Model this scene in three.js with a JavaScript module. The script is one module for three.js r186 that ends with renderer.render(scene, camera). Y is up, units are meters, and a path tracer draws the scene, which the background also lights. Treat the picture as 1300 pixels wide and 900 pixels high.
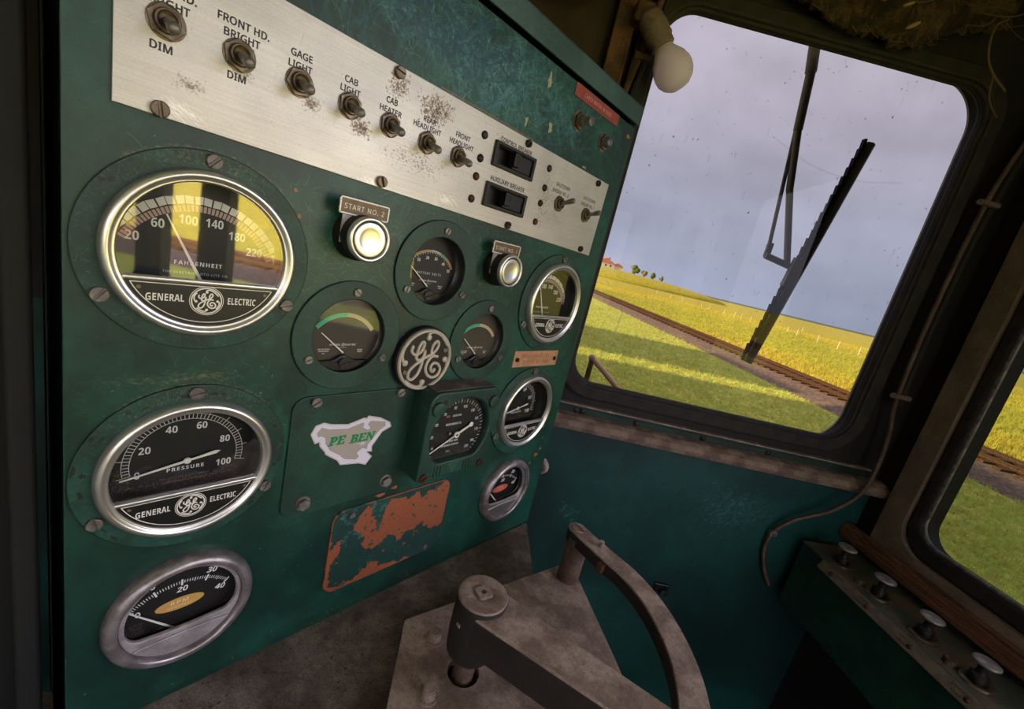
import * as THREE from 'three';
import { mergeGeometries, toCreasedNormals } from 'three/addons/utils/BufferGeometryUtils.js';
import { RoundedBoxGeometry } from 'three/addons/geometries/RoundedBoxGeometry.js';

// ---------------------------------------------------------------- camera, sky, sun, exposure
const scene = new THREE.Scene();
const V3 = (x, y, z) => new THREE.Vector3(x, y, z);
const rad = (d) => d * Math.PI / 180;
const camera = new THREE.PerspectiveCamera(78.40, 1300 / 900, 0.02, 6000);
camera.rotation.order = 'XYZ';
camera.quaternion.setFromEuler(new THREE.Euler(rad(-13.185), 0, 0)).multiply(new THREE.Quaternion().setFromAxisAngle(V3(0, 0, 1), rad(13.540)));
scene.add(camera);
const renderer = new THREE.WebGLRenderer({ antialias: true });
renderer.toneMapping = THREE.LinearToneMapping;
renderer.toneMappingExposure = 4.9;
renderer.shadowMap.enabled = true;

let seed = 12345;
const rnd = () => { seed |= 0; seed = seed + 0x6D2B79F5 | 0; let t = Math.imul(seed ^ seed >>> 15, 1 | seed); t = t + Math.imul(t ^ t >>> 7, 61 | t) ^ t; return ((t ^ t >>> 14) >>> 0) / 4294967296; };
const rr = (a, b) => a + (b - a) * rnd();
const clamp = (x, a = 0, b = 1) => Math.min(b, Math.max(a, x));
const smooth = (a, b, x) => { const t = clamp((x - a) / (b - a)); return t * t * (3 - 2 * t); };
const HASH = new Float32Array(65536); for (let i = 0; i < 65536; i++) HASH[i] = rnd();
function vnoise(x, y, p = 256) {
  const xi = Math.floor(x), yi = Math.floor(y), fx = x - xi, fy = y - yi, m = (a) => ((a % p) + p) % p;
  const x0 = m(xi), x1 = m(xi + 1), y0 = m(yi) * 256, y1 = m(yi + 1) * 256, u = fx * fx * (3 - 2 * fx), v = fy * fy * (3 - 2 * fy);
  const a = HASH[x0 + y0], b = HASH[x1 + y0], c = HASH[x0 + y1], d = HASH[x1 + y1];
  return a + (b - a) * u + (c - a) * v + (a - b - c + d) * u * v;
}
function fbm(x, y, o = 4, p = 256) { let s = 0, a = 0.5, n = 0; for (let i = 0; i < o; i++) { s += a * vnoise(x, y, p); n += a; x *= 2; y *= 2; p = Math.min(256, p * 2); a *= 0.5; } return s / n; }

{ // overcast evening sky: even grey-lavender cloud, a little bluer towards the horizon all the way round
  const w = 1024, h = 512, d = new Float32Array(w * h * 4);
  for (let j = 0; j < h; j++) for (let i = 0; i < w; i++) {
    const el = (j + 0.5) / h * 180 - 90, k = smooth(0, 26, el);
    const c1 = fbm(i / w * 16, j / h * 26, 5, 16), c2 = fbm(i / w * 8 + 3.3, j / h * 14 + 7, 4, 8);
    const m = 1 + 0.50 * (c1 - 0.5) + 0.44 * (c2 - 0.5), pink = smooth(0.52, 0.72, c2) * 0.12;
    const o = (j * w + i) * 4;
    d[o] = m * (0.64 + 0.34 * k + pink); d[o + 1] = m * (0.73 + 0.20 * k + pink * 0.35); d[o + 2] = m * (0.94 + 0.14 * k); d[o + 3] = 1;
  }
  const t = new THREE.DataTexture(d, w, h, THREE.RGBAFormat, THREE.FloatType);
  t.mapping = THREE.EquirectangularReflectionMapping; t.magFilter = THREE.LinearFilter; t.minFilter = THREE.LinearFilter; t.wrapS = THREE.RepeatWrapping; t.needsUpdate = true;
  scene.background = t;
}
const sun = new THREE.DirectionalLight(new THREE.Color().setRGB(1, 0.8, 0.4), 15);   // low evening sun from the left of the engine
{
  const travel = V3(0.968, -0.222, -0.12).normalize();
  sun.target.position.set(12, -3, -30); sun.position.copy(sun.target.position).addScaledVector(travel, -90);
  sun.castShadow = true; sun.shadow.mapSize.set(4096, 4096); sun.shadow.radius = 2;
  const sc = sun.shadow.camera; sc.left = -90; sc.right = 90; sc.top = 40; sc.bottom = -40; sc.near = 1; sc.far = 260; sc.updateProjectionMatrix();
  scene.add(sun, sun.target);
}

// ---------------------------------------------------------------- helpers
const taken = {};
function numbered(n) { const k = taken[n] = (taken[n] ?? -1) + 1; return k ? `${n}_${String(k).padStart(3, '0')}` : n; }
function tag(o, label, category, group, kind) { o.userData = { label, category }; if (group) o.userData.group = group; if (kind) { o.userData.kind = kind; } return o; }
function thing(name, label, category, group) { const g = new THREE.Group(); g.name = numbered(name); tag(g, label, category, group); scene.add(g); return g; }
function uvm(g) { // uv in metres, flat from the main axis of every face
  g = g.index ? g.toNonIndexed() : g; const p = g.attributes.position, uv = new Float32Array(p.count * 2), a = V3(), b = V3(), c = V3();
  for (let i = 0; i < p.count; i += 3) {
    a.fromBufferAttribute(p, i); b.fromBufferAttribute(p, i + 1).sub(a); c.fromBufferAttribute(p, i + 2).sub(a); b.cross(c);
    const x = Math.abs(b.x), y = Math.abs(b.y), z = Math.abs(b.z), k = x > y && x > z ? 0 : y > z ? 1 : 2;
    for (let j = i; j < i + 3; j++) { uv[2 * j] = k === 0 ? -p.getZ(j) : p.getX(j); uv[2 * j + 1] = k === 1 ? -p.getZ(j) : p.getY(j); }
  }
  g.setAttribute('uv', new THREE.BufferAttribute(uv, 2)); return g;
}
function strip(g) { g = g.index ? g.toNonIndexed() : g; const o = new THREE.BufferGeometry(); for (const k of ['position', 'normal', 'uv']) if (g.attributes[k]) o.setAttribute(k, g.attributes[k]); return o; }
function join(gs) { gs = [gs].flat(); return gs.length > 1 ? mergeGeometries(gs.map(strip)) : gs[0]; }
function part(name, gs, mat, parent, keepUv) {
  let g = join(gs); if (!keepUv) g = uvm(g);
  const m = new THREE.Mesh(g, mat); m.name = name; m.castShadow = m.receiveShadow = true; parent.add(m); return m;
}
function single(name, gs, mat, label, category, group, keepUv) { const m = part(numbered(name), gs, mat, scene, keepUv); tag(m, label, category, group); return m; }
const box = (w, h, d, x = 0, y = 0, z = 0, r = 0) => (r ? new RoundedBoxGeometry(w, h, d, 2, r) : new THREE.BoxGeometry(w, h, d)).translate(x, y, z);
const cylZ = (r0, r1, h, x = 0, y = 0, z = 0, s = 32) => new THREE.CylinderGeometry(r1, r0, h, s).rotateX(Math.PI / 2).translate(x, y, z + h / 2);   // r0 at z, r1 at z+h
const cylY = (r0, r1, h, x = 0, y = 0, z = 0, s = 24) => new THREE.CylinderGeometry(r1, r0, h, s).translate(x, y + h / 2, z);
const latheZ = (pts, s = 64) => new THREE.LatheGeometry(pts.map((p) => new THREE.Vector2(p[0], p[1])), s).rotateX(Math.PI / 2);   // [radius, z]
const latheY = (pts, s = 48) => new THREE.LatheGeometry(pts.map((p) => new THREE.Vector2(p[0], p[1])), s);
function poly(pts) { const s = new THREE.Shape(); pts.forEach(([x, y], i) => i ? s.lineTo(x, y) : s.moveTo(x, y)); s.closePath(); return s; }
function rrShape(w, h, r, x = 0, y = 0, S = new THREE.Shape()) {
  const a = x - w / 2, b = y - h / 2, c = x + w / 2, d = y + h / 2;
  S.moveTo(a + r, b); S.lineTo(c - r, b); S.absarc(c - r, b + r, r, -Math.PI / 2, 0, false); S.lineTo(c, d - r); S.absarc(c - r, d - r, r, 0, Math.PI / 2, false);
  S.lineTo(a + r, d); S.absarc(a + r, d - r, r, Math.PI / 2, Math.PI, false); S.lineTo(a, b + r); S.absarc(a + r, b + r, r, Math.PI, 1.5 * Math.PI, false); return S;
}
const circ = (r, x = 0, y = 0) => { const p = new THREE.Path(); p.absarc(x, y, r, 0, Math.PI * 2, true); return p; };
const disc = (r, x = 0, y = 0) => { const p = new THREE.Shape(); p.absarc(x, y, r, 0, Math.PI * 2, false); return p; };
const ext = (s, d, z = 0, bev = 0, seg = 24) => new THREE.ExtrudeGeometry(s, { depth: d - 2 * bev, bevelEnabled: bev > 0, bevelThickness: bev, bevelSize: bev, bevelOffset: -bev, bevelSegments: 2, curveSegments: seg }).translate(0, 0, z + bev);
function tube(pts, r, seg = 64, rs = 10) { return new THREE.TubeGeometry(new THREE.CatmullRomCurve3(pts.map((p) => V3(...p))), seg, r, rs); }
function rod(a, b, r0, r1 = r0, s = 12) { const A = V3(...a), B = V3(...b), d = B.clone().sub(A); return new THREE.CylinderGeometry(r1, r0, d.length(), s).applyQuaternion(new THREE.Quaternion().setFromUnitVectors(V3(0, 1, 0), d.normalize())).translate((A.x + (B.x)) / 2, (A.y + B.y) / 2, (A.z + B.z) / 2); }
function bar(a, b, w, h) { const A = V3(...a), B = V3(...b), d = B.clone().sub(A), l = d.length(); return new THREE.BoxGeometry(w, l, h).applyQuaternion(new THREE.Quaternion().setFromUnitVectors(V3(0, 1, 0), d.normalize())).translate((A.x + B.x) / 2, (A.y + B.y) / 2, (A.z + B.z) / 2); }
// screw with slot, head towards +z
function screwGeo(r, x, y, z, turn, h = 0.0018) {
  const half = (s) => { const g = new THREE.Shape(), a = Math.asin(0.16); g.absarc(0, 0, r, a, Math.PI - a, false); g.closePath(); return ext(g, h * 0.6, h * 0.5, h * 0.2, 8).rotateZ(s ? Math.PI : 0); };
  return join([cylZ(r, r, h * 0.55, 0, 0, 0, 20), half(0), half(1)]).rotateZ(turn).translate(x, y, z);
}
const boltGeo = (r, h, x, y, z, turn = 0) => join([cylZ(r * 1.25, r * 1.25, h * 0.25, 0, 0, 0, 24), new THREE.CylinderGeometry(r, r, h, 6).rotateX(Math.PI / 2).translate(0, 0, h / 2 + h * 0.2)]).rotateZ(turn).translate(x, y, z);

// canvas textures, drawn in millimetres with y up
function canvas(w, h, draw, { mm = [0, 0, 1], repeat, linear } = {}) {
  const c = document.createElement('canvas'); c.width = w; c.height = h; const x = c.getContext('2d');
  const [ox, oy, s] = mm;   // pixel = ((x - ox) * s, h - (y - oy) * s)
  const q = { c: x, w, h, s, X: (a) => (a - ox) * s, Y: (b) => h - (b - oy) * s };
  q.text = (str, a, b, size, { font = 'bold', fam = 'sans-serif', col = '#ddd', align = 'center', sx = 1, rot = 0, sk = 0, sp = 0 } = {}) => {
    x.save(); x.translate(q.X(a), q.Y(b)); x.rotate(-rot); x.transform(sx, 0, sk, 1, 0, 0); x.font = `${font} ${size * s}px ${fam}`; x.fillStyle = col; x.textAlign = align; x.textBaseline = 'middle';
    if (sp) { let tot = 0; for (const ch of str) tot += x.measureText(ch).width + sp * s; let p = -tot / 2; x.textAlign = 'left'; for (const ch of str) { x.fillText(ch, p, 0); p += x.measureText(ch).width + sp * s; } } else x.fillText(str, 0, 0);
    x.restore();
  };
  q.line = (pts, wd, col, close) => { x.beginPath(); pts.forEach(([a, b], i) => i ? x.lineTo(q.X(a), q.Y(b)) : x.moveTo(q.X(a), q.Y(b))); if (close) x.closePath(); x.strokeStyle = col; x.lineWidth = wd * s; x.lineCap = 'round'; x.lineJoin = 'round'; x.stroke(); };
  q.fill = (pts, col) => { x.beginPath(); pts.forEach(([a, b], i) => i ? x.lineTo(q.X(a), q.Y(b)) : x.moveTo(q.X(a), q.Y(b))); x.closePath(); x.fillStyle = col; x.fill(); };
  q.curve = (pts, wd, col) => q.line(new THREE.CatmullRomCurve3(pts.map(([a, b]) => V3(a, b, 0)), false, 'centripetal').getPoints(pts.length * 6).map((p) => [p.x, p.y]), wd, col);
  q.dot = (a, b, r, col, ry = r, rot = 0) => { x.beginPath(); x.ellipse(q.X(a), q.Y(b), r * s, ry * s, -rot, 0, 7); x.fillStyle = col; x.fill(); };
  q.ring = (a, b, r, wd, col, a0 = 0, a1 = Math.PI * 2) => { x.beginPath(); x.arc(q.X(a), q.Y(b), r * s, -a1, -a0); x.strokeStyle = col; x.lineWidth = wd * s; x.lineCap = 'butt'; x.stroke(); };
  q.pixels = (f) => { const im = x.getImageData(0, 0, w, h), d = im.data; for (let j = 0; j < h; j++) for (let i = 0; i < w; i++) { const o = (j * w + i) * 4, r = f(i, j, d[o], d[o + 1], d[o + 2]); d[o] = r[0]; d[o + 1] = r[1]; d[o + 2] = r[2]; d[o + 3] = 255; } x.putImageData(im, 0, 0); };
  q.blob = (a, b, r, col, ry = r, n = 14, rough = 0.35, rot = 0) => { const k = rr(0, 99); q.fill(Array.from({ length: n }, (_, i) => { const t = i / n * 2 * Math.PI, m = 1 + rough * (rr(-1, 1)); const px = r * m * Math.cos(t), py = ry * m * Math.sin(t); return [a + px * Math.cos(rot) - py * Math.sin(rot), b + px * Math.sin(rot) + py * Math.cos(rot)]; }), col); return k; };
  draw(q);
  const t = new THREE.CanvasTexture(c); if (!linear) t.colorSpace = THREE.SRGBColorSpace; t.wrapS = t.wrapT = THREE.RepeatWrapping; t.anisotropy = 8;
  if (repeat) { t.repeat.set(repeat[0], repeat[1]); t.offset.set(repeat[2] || 0, repeat[3] || 0); }
  return t;
}
const mix3 = (a, b, t) => [a[0] + (b[0] - a[0]) * t, a[1] + (b[1] - a[1]) * t, a[2] + (b[2] - a[2]) * t];
// tiling noise paint: two colours, speckle, optional scratches, over `tile` metres
function paintTex(size, tile, a, b, { freq = 6, spk = 0.12, scratch = 0, sCol = 'rgba(200,215,205,0.10)', chips = 0, chipCol = '#7a4a30', grain = 10, stretch = 1 } = {}) {
  return canvas(size, size, (q) => {
    q.pixels((i, j) => { const n = fbm(i / size * freq * stretch, j / size * freq, 5, freq), m = vnoise(i * 0.7, j * 0.7) - 0.5, f = fbm(i / size * freq * 6 * stretch, j / size * freq * 6, 3); let c = mix3(a, b, smooth(0.3, 0.7, n) * 0.75 + 0.25 * f); const e = 1 + spk * (m * 1.2 + (f - 0.5)); return [c[0] * e, c[1] * e, c[2] * e]; });
    for (let i = 0; i < scratch; i++) { const x = rr(0, size), y = rr(0, size), t = rr(0, 6.3), l = rr(5, size / 14); q.line([[x, y], [x + l * Math.cos(t), y + l * Math.sin(t)], [x + 1.7 * l * Math.cos(t + 0.3), y + 1.7 * l * Math.sin(t + 0.3)]], rr(0.4, 1.4), sCol); }
    for (let i = 0; i < chips; i++) q.blob(rr(0, size), rr(0, size), rr(1, 6), chipCol, rr(1, 4), 9, 0.5, rr(0, 3));
  }, { repeat: [1 / tile, 1 / tile] });
}
const std = (o) => new THREE.MeshStandardMaterial(o);
const C = (r, g, b) => new THREE.Color().setRGB(r, g, b);

// ---------------------------------------------------------------- materials
const texPaleBounce = paintTex(512, 0.8, [214, 214, 196], [188, 190, 172], { freq: 6, spk: 0.12, scratch: 60, sCol: 'rgba(90,80,60,0.2)', chips: 20 });  // pale finish for unseen walls and ceiling, chosen to bounce fill light
const texGreen = paintTex(1024, 0.25, [27, 66, 55], [15, 46, 39], { freq: 7, spk: 0.3, scratch: 700, sCol: 'rgba(150,180,165,0.16)', chips: 60, chipCol: 'rgba(16,24,22,0.7)' });
const texDust = paintTex(1024, 0.16, [172, 152, 142], [122, 102, 93], { freq: 9, spk: 0.34, chips: 260, chipCol: 'rgba(62,44,36,0.5)' });
const texSoil = paintTex(1024, 0.3, [118, 108, 101], [76, 66, 60], { freq: 8, spk: 0.5, chips: 420, chipCol: 'rgba(40,32,28,0.55)' });
const texDark = paintTex(512, 0.4, [33, 27, 22], [17, 14, 13], { freq: 6, spk: 0.3, scratch: 60, sCol: 'rgba(150,130,100,0.10)' });
const texBrown = paintTex(512, 0.35, [138, 120, 104], [106, 90, 76], { freq: 5, spk: 0.2, scratch: 80, sCol: 'rgba(40,30,20,0.2)' });
const texRust = paintTex(512, 0.2, [112, 78, 46], [62, 42, 26], { freq: 7, spk: 0.4, chips: 50, chipCol: 'rgba(160,110,50,0.6)' });
const texSteel = paintTex(512, 0.05, [150, 148, 146], [96, 92, 90], { freq: 6, spk: 0.25, chips: 40, chipCol: 'rgba(70,52,40,0.45)' });
const texPewter = paintTex(512, 0.06, [176, 168, 170], [136, 128, 130], { freq: 6, spk: 0.16, chips: 60, chipCol: 'rgba(96,74,60,0.3)' });
const M = {
  green: std({ map: texGreen, roughness: 0.5 }),
  chrome: std({ color: C(0.74, 0.72, 0.71), metalness: 0.9, roughness: 0.3, bumpMap: texSteel, bumpScale: 0.00006 }),
  satin: std({ map: texPewter, color: C(1, 0.98, 0.98), metalness: 0.7, roughness: 0.34, bumpMap: texSteel, bumpScale: 0.0001 }),
  dullChrome: std({ map: texPewter, metalness: 0.3, roughness: 0.38 }),
  steel: std({ map: texSteel, color: C(0.95, 0.9, 0.86), metalness: 0.45, roughness: 0.45 }),
  darkSteel: std({ map: texSteel, color: C(0.16, 0.14, 0.13), metalness: 0.6, roughness: 0.5 }),
  bronze: std({ map: texSteel, color: C(0.8, 0.62, 0.45), metalness: 0.6, roughness: 0.38 }),
  rustScrew: std({ map: texRust, color: C(0.6, 0.35, 0.3), roughness: 0.6, metalness: 0.2 }),
  bakelite: std({ color: C(0.012, 0.011, 0.012), roughness: 0.35 }),
  black: std({ color: C(0.008, 0.008, 0.008), roughness: 0.7 }),
  rubber: std({ map: paintTex(256, 0.1, [44, 36, 34], [22, 18, 18], { freq: 6, spk: 0.4 }), roughness: 0.75 }),
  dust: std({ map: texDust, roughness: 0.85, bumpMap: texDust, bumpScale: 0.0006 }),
  soil: std({ map: texSoil, roughness: 0.95, bumpMap: texSoil, bumpScale: 0.0012 }),
  dark: std({ map: texDark, color: C(0.7, 0.62, 0.66), roughness: 0.7 }),
  brown: std({ map: texBrown, roughness: 0.75 }),
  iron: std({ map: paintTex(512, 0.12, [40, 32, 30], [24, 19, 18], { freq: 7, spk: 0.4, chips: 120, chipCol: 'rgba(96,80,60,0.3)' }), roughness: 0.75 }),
  brownSteel: std({ map: texDust, color: C(0.42, 0.36, 0.33), roughness: 0.6, metalness: 0.2 }),
  rust: std({ map: texRust, roughness: 0.8 }),
  pale: std({ map: texPaleBounce, roughness: 0.7 }),
  white: std({ color: C(0.72, 0.71, 0.66), roughness: 0.5 }),
  meterGlass: new THREE.MeshPhysicalMaterial({ color: C(1, 1, 1), transmission: 1, thickness: 0, roughness: 0.03, ior: 1.45 }),
  glass: new THREE.MeshPhysicalMaterial({ color: C(1, 1, 1), transmission: 1, thickness: 0, roughness: 0.03, ior: 2.1 }),
};

// panel frame of the control stand: u along the panel, v up, w out of it
const TH = rad(39.561), PD = 0.3235, PN = V3(Math.cos(TH), 0, Math.sin(TH)), PU = V3(Math.sin(TH), 0, -Math.cos(TH));
const PO = PN.clone().multiplyScalar(-PD);
function onPanel(o, u, v, w = 0) { o.position.copy(PO).addScaledVector(PU, u).addScaledVector(PN, w); o.position.y = v; o.rotation.y = Math.PI / 2 - TH; return o; }

// ---------------------------------------------------------------- the land outside
const GY = -3.0;
const TRX = (z) => 17.2 + 0.1425 * z;   // centre line of the other track
{
  const lawnTex = paintTex(1024, 6, [200, 198, 88], [164, 180, 66], { freq: 14, spk: 0.5, scratch: 500, sCol: 'rgba(190,190,90,0.16)' });
  const fieldTex = paintTex(1024, 14, [206, 184, 44], [170, 168, 38], { freq: 12, spk: 0.4, scratch: 600, sCol: 'rgba(226,196,90,0.25)' });
  const gravelTex = paintTex(1024, 3, [168, 140, 120], [104, 84, 74], { freq: 40, spk: 0.7, chips: 900, chipCol: 'rgba(80,62,54,0.6)' });
  const strip2 = (xa, xb, y, mat, name, label, cat, z0 = 120, z1 = -1500, n = 60) => {
    const pos = [], uv = [], idx = [];
    for (let i = 0; i <= n; i++) { const t = i / n, z = z0 + (z1 - z0) * t * t; for (const x of [xa(z), xb(z)]) { pos.push(x, y, z); uv.push(x, z); } if (i < n) { const k = i * 2; idx.push(k, k + 1, k + 2, k + 1, k + 3, k + 2); } }
    const g = new THREE.BufferGeometry(); g.setAttribute('position', new THREE.Float32BufferAttribute(pos, 3)); g.setAttribute('uv', new THREE.Float32BufferAttribute(uv, 2)); g.setIndex(idx); g.computeVertexNormals();
    const m = part(name, g, mat, scene, true); tag(m, label, cat, null, 'structure'); return m;
  };
  const ground = new THREE.CircleGeometry(4200, 96).rotateX(-Math.PI / 2); { const p = ground.attributes.position, uv = ground.attributes.uv; for (let i = 0; i < p.count; i++) uv.setXY(i, p.getX(i), p.getZ(i)); }
  const gm = part('field', ground, std({ map: fieldTex, roughness: 1 }), scene, true); gm.position.y = GY - 0.08; tag(gm, 'wide yellow green prairie field running to the horizon', 'field', null, 'structure');
  strip2((z) => -60, (z) => TRX(z) - 3.0, GY, std({ map: lawnTex, roughness: 1 }), 'lawn', 'short green grass strip between the engine and the other track', 'grass');
  // ballast bed of the neighbouring track
  const bedTop = (z) => [[TRX(z) - 3.1, GY - 0.02], [TRX(z) - 1.7, GY + 0.22], [TRX(z) + 1.7, GY + 0.22], [TRX(z) + 3.0, GY - 0.02]];
  { const pos = [], uv = [], idx = []; const n = 80; for (let i = 0; i <= n; i++) { const z = 60 - 700 * (i / n) ** 2; bedTop(z).forEach(([x, y]) => { pos.push(x, y, z); uv.push(x, z); }); if (i < n) for (let k = 0; k < 3; k++) { const a = i * 4 + k; idx.push(a, a + 1, a + 4, a + 1, a + 5, a + 4); } }
    const g = new THREE.BufferGeometry(); g.setAttribute('position', new THREE.Float32BufferAttribute(pos, 3)); g.setAttribute('uv', new THREE.Float32BufferAttribute(uv, 2)); g.setIndex(idx); g.computeVertexNormals();
    const m = part('ballast_bed', g, std({ map: gravelTex, roughness: 1, bumpMap: gravelTex, bumpScale: 0.03 }), scene, true); tag(m, 'pinkish gravel ballast bed under the neighbouring railway track', 'ballast', null, 'structure'); }
  const railShape = poly([[-0.07, 0], [0.07, 0], [0.07, 0.012], [0.012, 0.03], [0.012, 0.12], [0.036, 0.13], [0.036, 0.165], [-0.036, 0.165], [-0.036, 0.13], [-0.012, 0.12], [-0.012, 0.03], [-0.07, 0.012]]);
  const railMat = std({ map: texRust, color: C(0.75, 0.66, 0.62), roughness: 0.55, metalness: 0.35 });
  const ang = Math.atan(0.1425);
  for (const [s, l] of [[-0.72, 'rusty steel rail of the other track on the side of the green strip'], [0.72, 'rusty steel rail of the other track on the side of the yellow field']]) {
    const m = single('steel_rail', new THREE.ExtrudeGeometry(railShape, { depth: 420, bevelEnabled: false }).translate(0, 0, -380), railMat, l, 'rail', 'rails of the other track');
    m.position.set(TRX(0) + s, GY + 0.26, 0); m.rotation.y = ang;
  }
  { const gs = []; for (let i = 0; i < 420; i++) { const z = 20 - i * 0.52; gs.push(box(2.5, 0.12, 0.22, 0, 0, 0).rotateY(ang + rr(-0.02, 0.02)).translate(TRX(z) + rr(-0.06, 0.06), GY + 0.23, z)); }
    const m = part('wooden_ties', gs, std({ map: texRust, color: C(0.9, 0.85, 0.85), roughness: 1 }), scene); tag(m, 'weathered wooden ties under the rails of the other track', 'ties', null, 'stuff'); }
  // grass tufts
  function tufts(name, label, n, place, hgt, col) {
    const bl = []; for (let i = 0; i < 6; i++) { const a = rr(0, 6.3), l = rr(0.6, 1), t = rr(0.12, 0.5), w = 0.05; const g = new THREE.BufferGeometry(); const cx = Math.cos(a), sx = Math.sin(a); const b = [cx * 0.08, 0, sx * 0.08]; g.setAttribute('position', new THREE.Float32BufferAttribute([b[0] - sx * w, 0, b[2] + cx * w, b[0] + sx * w, 0, b[2] - cx * w, b[0] + cx * t, l, b[2] + sx * t], 3)); g.computeVertexNormals(); bl.push(g); }
    const im = new THREE.InstancedMesh(mergeGeometries(bl), new THREE.MeshPhysicalMaterial({ color: 0xffffff, roughness: 1, transmission: 0.35, thickness: 0, side: THREE.DoubleSide }), n);
    const q = new THREE.Object3D(), c = new THREE.Color(); im.name = name; im.castShadow = im.receiveShadow = true;
    for (let i = 0; i < n; i++) { const [x, z] = place(); q.position.set(x, GY - 0.02, z); q.rotation.set(0, rr(0, 6.3), 0); const h = hgt() ; q.scale.set(h * 1.1, h, h * 1.1); q.updateMatrix(); im.setMatrixAt(i, q.matrix); im.setColorAt(i, c.setRGB(...col(x, z))); }
    scene.add(im); tag(im, label, 'grass', null, 'stuff');
  }
  const wedge = (r0, r1, a0, a1, ok) => () => { for (;;) { const r = r0 + (r1 - r0) * rnd() ** 1.6, a = rad(rr(a0, a1)), x = r * Math.sin(a), z = -r * Math.cos(a); if (ok(x, z)) return [x, z]; } };
  tufts('lawn_grass', 'short shaded green grass growing beside the engine', 26000, wedge(6, 60, 6, 62, (x, z) => x < TRX(z) - 3.0 && x > 0), () => rr(0.07, 0.2), () => { const k = rnd(); return k < 0.06 ? [0.55, 0.42, 0.05] : [0.52 + 0.16 * rnd(), 0.58 + 0.1 * rnd(), 0.13]; });
  tufts('field_grass', 'tall yellow prairie grass growing beyond the other track', 42000, wedge(17, 130, 6, 62, (x, z) => x > TRX(z) + 3.2), () => rr(0.14, 0.36), (x, z) => { const k = fbm(x * 0.08 + 40, z * 0.08 + 40, 3); const g = smooth(0.5, 0.66, fbm(x * 0.03 + 11, z * 0.03 + 70, 3)); return [0.54 + 0.16 * k - 0.16 * g, 0.46 + 0.14 * k - 0.05 * g, 0.045 + 0.02 * rnd()]; });
  // far low ridge
  { const pos = [], idx = []; const n = 120; for (let i = 0; i <= n; i++) { const a = rad(-20 + 130 * i / n), r = 2600, h = 5 + 6 * fbm(i * 0.11 + 9, 3.3, 3), x = r * Math.sin(a), z = -r * Math.cos(a); pos.push(x * 0.93, GY - 0.1, z * 0.93, x, GY + h, z, x * 1.1, GY - 0.1, z * 1.1); if (i < n) for (let k = 0; k < 2; k++) { const b = i * 3 + k; idx.push(b, b + 3, b + 1, b + 1, b + 3, b + 4); } }
    const g = new THREE.BufferGeometry(); g.setAttribute('position', new THREE.Float32BufferAttribute(pos, 3)); g.setIndex(idx); g.computeVertexNormals();
    const m = part('far_ridge', g, std({ color: C(0.10, 0.14, 0.09), roughness: 1 }), scene); tag(m, 'low dark green ridge along the far horizon', 'ridge', null, 'structure'); }
  // a grassy rise under the farm
  { const g = new THREE.SphereGeometry(1, 48, 24, 0, 6.2832, 0, Math.PI / 2).scale(120, 7.5, 70).translate(22, GY - 0.3, -330); const m = part('grassy_rise', g, std({ map: fieldTex, roughness: 1 }), scene); tag(m, 'gentle grassy rise carrying the distant farmhouse', 'hill', null, 'structure'); }
  // fence posts of the field
  const postG = join([cylY(0.05, 0.04, 1.25, 0, 0, 0, 8), new THREE.ConeGeometry(0.045, 0.08, 8).translate(0, 1.29, 0)]), postM = std({ color: C(0.72, 0.66, 0.52), roughness: 0.9 });
  for (const [x, z] of [[48.3, -67.8], [48.1, -63.1], [49.2, -80.1], [49.1, -74], [50.2, -84.9], [48.3, -88.6], [46.7, -92.6], [47, -97.4], [47.5, -107.3], [48, -102.7], [46.3, -119], [46, -113], [44, -128], [43, -136], [42, -148], [77, -123.7]]) {
    const m = single('fence_post', postG.clone(), postM, x > 70 ? 'lone pale fence post far out in the field behind the fence row' : 'slim pale fence post in the row across the yellow field', 'post', x > 70 ? undefined : 'fence posts across the field'); m.position.set(x, GY - 0.1, z); }
  { const p = single('marker_pole', [cylY(0.016, 0.012, 1.75, 0, 0, 0, 8), new THREE.SphereGeometry(0.025, 8, 6).translate(0, 1.76, 0)], postM, 'thin leaning pale pole standing in the shaded green strip', 'pole'); p.position.set(4.1, GY - 0.05, -18.9); p.rotation.z = -0.06; }
  // distant farm
  const farm = thing('farmhouse', 'distant white farmhouse with orange red roof on the rise', 'house'); farm.position.set(53, 3.6, -345);
  part('wall', [box(14, 4.2, 9, 0, 1.6, 0), box(7, 3.4, 6, 10, 1.2, 1)], std({ color: C(0.75, 0.7, 0.62), roughness: 0.9 }), farm);
  const roofS = poly([[-7.6, 3.6], [7.6, 3.6], [0, 7.2]]); part('roof', [ext(roofS, 10, -5), ext(poly([[6, 2.8], [14, 2.8], [10, 5]]), 6.6, -2)], std({ color: C(0.62, 0.17, 0.07), roughness: 0.9 }), farm);
  for (const x of [-4, 0.2, 4]) part('window', box(1.3, 1.5, 0.2, x, 1.8, 4.5), std({ color: C(0.05, 0.06, 0.08), roughness: 0.2 }), farm);
  part('chimney', box(0.9, 2.4, 0.9, 2.6, 6.6, 0), M.rust, farm);
  const crownM = [std({ color: C(0.20, 0.17, 0.03), roughness: 1 }), std({ color: C(0.10, 0.13, 0.03), roughness: 1 })];
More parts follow.
